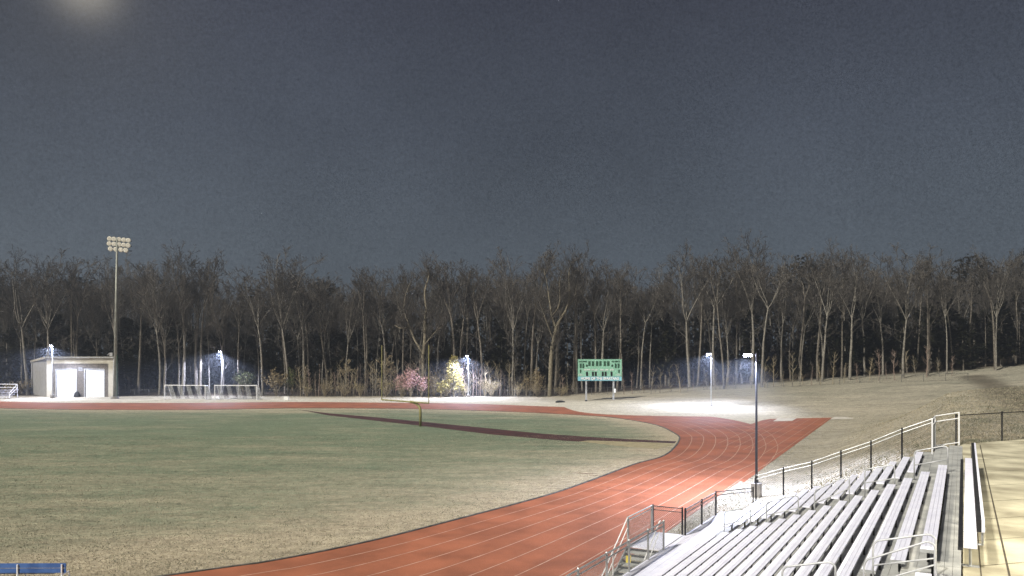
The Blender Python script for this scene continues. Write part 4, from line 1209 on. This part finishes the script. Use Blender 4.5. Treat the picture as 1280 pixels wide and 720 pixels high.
for k in range(3):
    r = random.Random(260 + k); st_, lv = MB(), MB(); tips = []
    for j in range(26):
        a = r.uniform(0,6.28); w_ = 1.5 * r.random() ** .5; h = 3.2 * r.uniform(.6,1) * (1 - .3*(w_/1.5)**2)
        p1 = Vector((math.cos(a)*w_*.4, math.sin(a)*w_*.4, h*.45)); p2 = Vector((math.cos(a)*w_, math.sin(a)*w_, h))
        st_.tube([(0,0,-.1), p1, p2], [.04,.03,.012], 4, cap=False)
        for q_ in range(7):
            q = p1.lerp(p2, r.random()); e_ = q + Vector((r.gauss(0,.35), r.gauss(0,.35), r.uniform(.1,.6))); st_.tube([q, e_], [.016,.008], 3, cap=False); tips.append(e_)
    leaf_cloud(lv, 130, lambda: (r.choice(tips) + Vector((r.gauss(0,.1), r.gauss(0,.1), r.gauss(0,.1))), 1), .09, r, 1)
    shp.append([tree_root('shrub', (0,0,0), st_, lv, M['twig_tan'], (M['tan_leaf'], M['straw_leaf'], M['straw_leaf'])[k], 'x', 'shrub', tn='stems', cn='foliage'), False])
x = 384
while x < 720:
    put(shp, x, R.uniform(168.8, 170.8), R.uniform(2.2, 4.6), 3.2, 'rounded straw coloured twiggy shrub at the foot of the saplings', 'twiggy shrubs at the foot of the saplings', R.uniform(.8, 1.4))
    x += R.uniform(15, 38)
def small_tree(px, dep, H, seed, lab, bark, twig, spread=1.5, leaf=None, nleaf=0, lsize=.2):
    tk, cr = grow_tree(seed, H, spread, .30, 1, 1.15, trunk_r=.15, low=10)
    if leaf:
        r = random.Random(seed); bl_ = MB(); vs = [v for v in cr.v]
        leaf_cloud(bl_, nleaf, lambda: (r.choice(vs) + Vector((r.gauss(0,.12), r.gauss(0,.12), r.gauss(0,.12))), 1), lsize, r, 1)
    ro = tree_root('small_tree', ground_pt(px, dep), tk, cr, bark, twig, lab, 'tree')
    if leaf:
        o = bl_.build('leaves', leaf); o.parent = ro
    return ro
small_tree(427, 170.5, 9.0, 301, 'small pale trunked bare tree with a fan of tan twigs left of the goalpost', M['bark_pale'], M['twig_tan'])
small_tree(480, 170.5, 10.0, 302, 'small pale trunked bare tree rising right beside the left goalpost upright', M['bark_pale'], M['twig_tan'])
small_tree(491.5, 171, 8.5, 303, 'slim bare small tree just right of the left goalpost upright', M['bark_pale'], M['twig_tan'], 1.2)
small_tree(643, 171.5, 11, 304, 'slender pale young tree right of the far middle lamp post', M['bark_pale'], M['twig'], .9)
# yellow green young tree lit by the lamp
r = random.Random(33); tk, cr = MB(), MB()
Hh = 8.6
tk.tube([(0,0,-.2),(.05,0,3),(0,.05,8)], [.16,.11,.03], 8, cap=False)
cl_list = []
for k in range(58):
    z = 1.1 + (Hh - 1.4) * (k / 57) ** .95; wr = 2.6 * (1 - ((z - .6) / (Hh - .3)) ** 1.3) * r.uniform(.45, 1.0) + .12; a = k * 2.4 + r.uniform(-.3,.3)
    c = Vector((math.cos(a)*wr, math.sin(a)*wr, z + wr*.22)); cl_list.append(c)
    tk.tube([(0,0,max(.4, z - wr*.5)), c*.6 + Vector((0,0,z*.4 - .15)), c], [.045,.03,.014], 4, cap=False)
def fn():
    c = r.choice(cl_list); return c + Vector((r.gauss(0,.24), r.gauss(0,.24), r.gauss(0,.27))), 1
leaf_cloud(cr, 2300, fn, .17, r, 1)
yt = tree_root('young_tree', ground_pt(567, 169), tk, cr, M['bark_pale'], M['yellow_leaf'], 'bright yellow green young tree lit by the lamp post beside it', 'tree', cn='foliage')
def shrub(px, dep, wd, H, n, leafm, lab, seed, lsize=.16, stems=14, name='shrub', twm=None):
    r = random.Random(seed); st_, lv = MB(), MB(); tips = []
    for k in range(stems):
        a = r.uniform(0,6.28); w_ = wd/2 * r.random() ** .5; h = H * r.uniform(.6, 1) * (1 - .35*(w_/(wd/2))**2)
        p1 = Vector((math.cos(a)*w_*.35, math.sin(a)*w_*.35, h*.45)); p2 = Vector((math.cos(a)*w_, math.sin(a)*w_, h))
        st_.tube([(0,0,-.1), p1, p2], [.05,.035,.015], 4, cap=False); tips += [p1.lerp(p2, t) for t in (.3,.55,.75,.9,1.0)]
        for j in range(6):
            q = p1.lerp(p2, r.random()); e_ = q + Vector((r.gauss(0,.5), r.gauss(0,.5), r.uniform(.1,.8))); st_.tube([q, e_], [.02,.009], 3, cap=False); tips.append(e_)
    leaf_cloud(lv, n, lambda: ((lambda t: t + Vector((r.gauss(0,.22), r.gauss(0,.22), r.gauss(0,.22))))(r.choice(tips)), 1), lsize, r, 1)
    return tree_root(name, ground_pt(px, dep), st_, lv, twm or M['twig_tan'], leafm, lab, 'shrub', tn='stems', cn='foliage')
shrub(502, 169.8, 2.6, 5.6, 380, M['pink_leaf'], 'pale pink flowering shrub, leftmost and thinnest of the pink shrubs', 401, .15)
shrub(513.5, 169.2, 4.2, 6.4, 1300, M['pink_leaf'], 'tallest and fullest pink flowering shrub between the goalpost uprights', 402, .16)
shrub(527, 169.6, 3.2, 4.8, 620, M['pink_leaf'], 'pink flowering shrub at the foot of the wide forked tree', 403, .15)
shrub(543, 170, 2.2, 5.6, 300, M['tan_leaf'], 'thin tan leaved shrub just right of the right goalpost upright', 404, .14)
shrub(551.5, 168.6, 1.9, 3.6, 420, M['yellow_leaf'], 'low yellow green shrub at the left foot of the bright young tree', 405, .15)
shrub(345, 173, 5.6, 6.2, 700, M['tan_leaf'], 'rounded tan leaved shrub right of the second soccer goal', 406, .2, 22)
shrub(366, 174, 4.4, 6.0, 600, M['green_leaf'], 'dull green shrub at the foot of the tallest tree', 407, .2, 18)
shrub(305, 175, 5.0, 6.0, 600, M['green_leaf'], 'dull green shrub behind the right end of the second soccer goal', 408, .2, 18)
shrub(672, 171, 2.2, 6.6, 360, M['tan_leaf'], 'upright tan feathery shrub left of the forked tree by the scoreboard', 409, .16, 12)
shrub(658, 171.5, 2.0, 5.2, 260, M['tan_leaf'], 'shorter tan feathery shrub further from the scoreboard', 410, .15, 12)
shrub(606, 172, 3.2, 4.6, 260, M['tan_leaf'], 'low tan shrub in the saplings right of the middle lamp post', 411, .15, 14)
for k, px in enumerate((12, 24, 36)):
    shrub(px, 176 + k, 3.4, 2.4 + .4*k, 240, M['tan_leaf'], ('low brown weedy shrub nearest the small white stand', 'low brown weedy shrub midway between stand and storage building', 'low brown weedy shrub against the left wall of the storage building')[k], 420 + k, .18, 12)

# ------------------------------------------------------------------ night haze
hm = bpy.data.materials.new('night_haze'); hm.use_nodes = True; hn = hm.node_tree; hm.cycles.volume_sampling = 'EQUIANGULAR'
hn.nodes.remove(hn.nodes['Principled BSDF'])
pv = hn.nodes.new('ShaderNodeVolumePrincipled'); pv.inputs['Color'].default_value = (.80,.88,1.0,1); pv.inputs['Density'].default_value = HAZE; pv.inputs['Anisotropy'].default_value = .68
hn.links.new(pv.outputs['Volume'], hn.nodes['Material Output'].inputs['Volume'])
mb = MB(); mb.box((5, 140, 25), (720, 430, 54)); tag(mb.build('haze', hm), kind='stuff')
# ------------------------------------------------------------------ render look
scene.view_settings.view_transform = 'Standard'; scene.view_settings.look = 'None'; scene.view_settings.gamma = 1
scene.view_settings.exposure = 0.35; scene.view_settings.use_curve_mapping = False
scene.cycles.use_denoising = True; scene.cycles.denoising_prefilter = 'NONE'
scene.cycles.max_bounces = 5; scene.cycles.diffuse_bounces = 2; scene.cycles.glossy_bounces = 2; scene.cycles.transparent_max_bounces = 8
scene.cycles.caustics_reflective = False; scene.cycles.caustics_refractive = False
scene.cycles.sample_clamp_indirect = 6
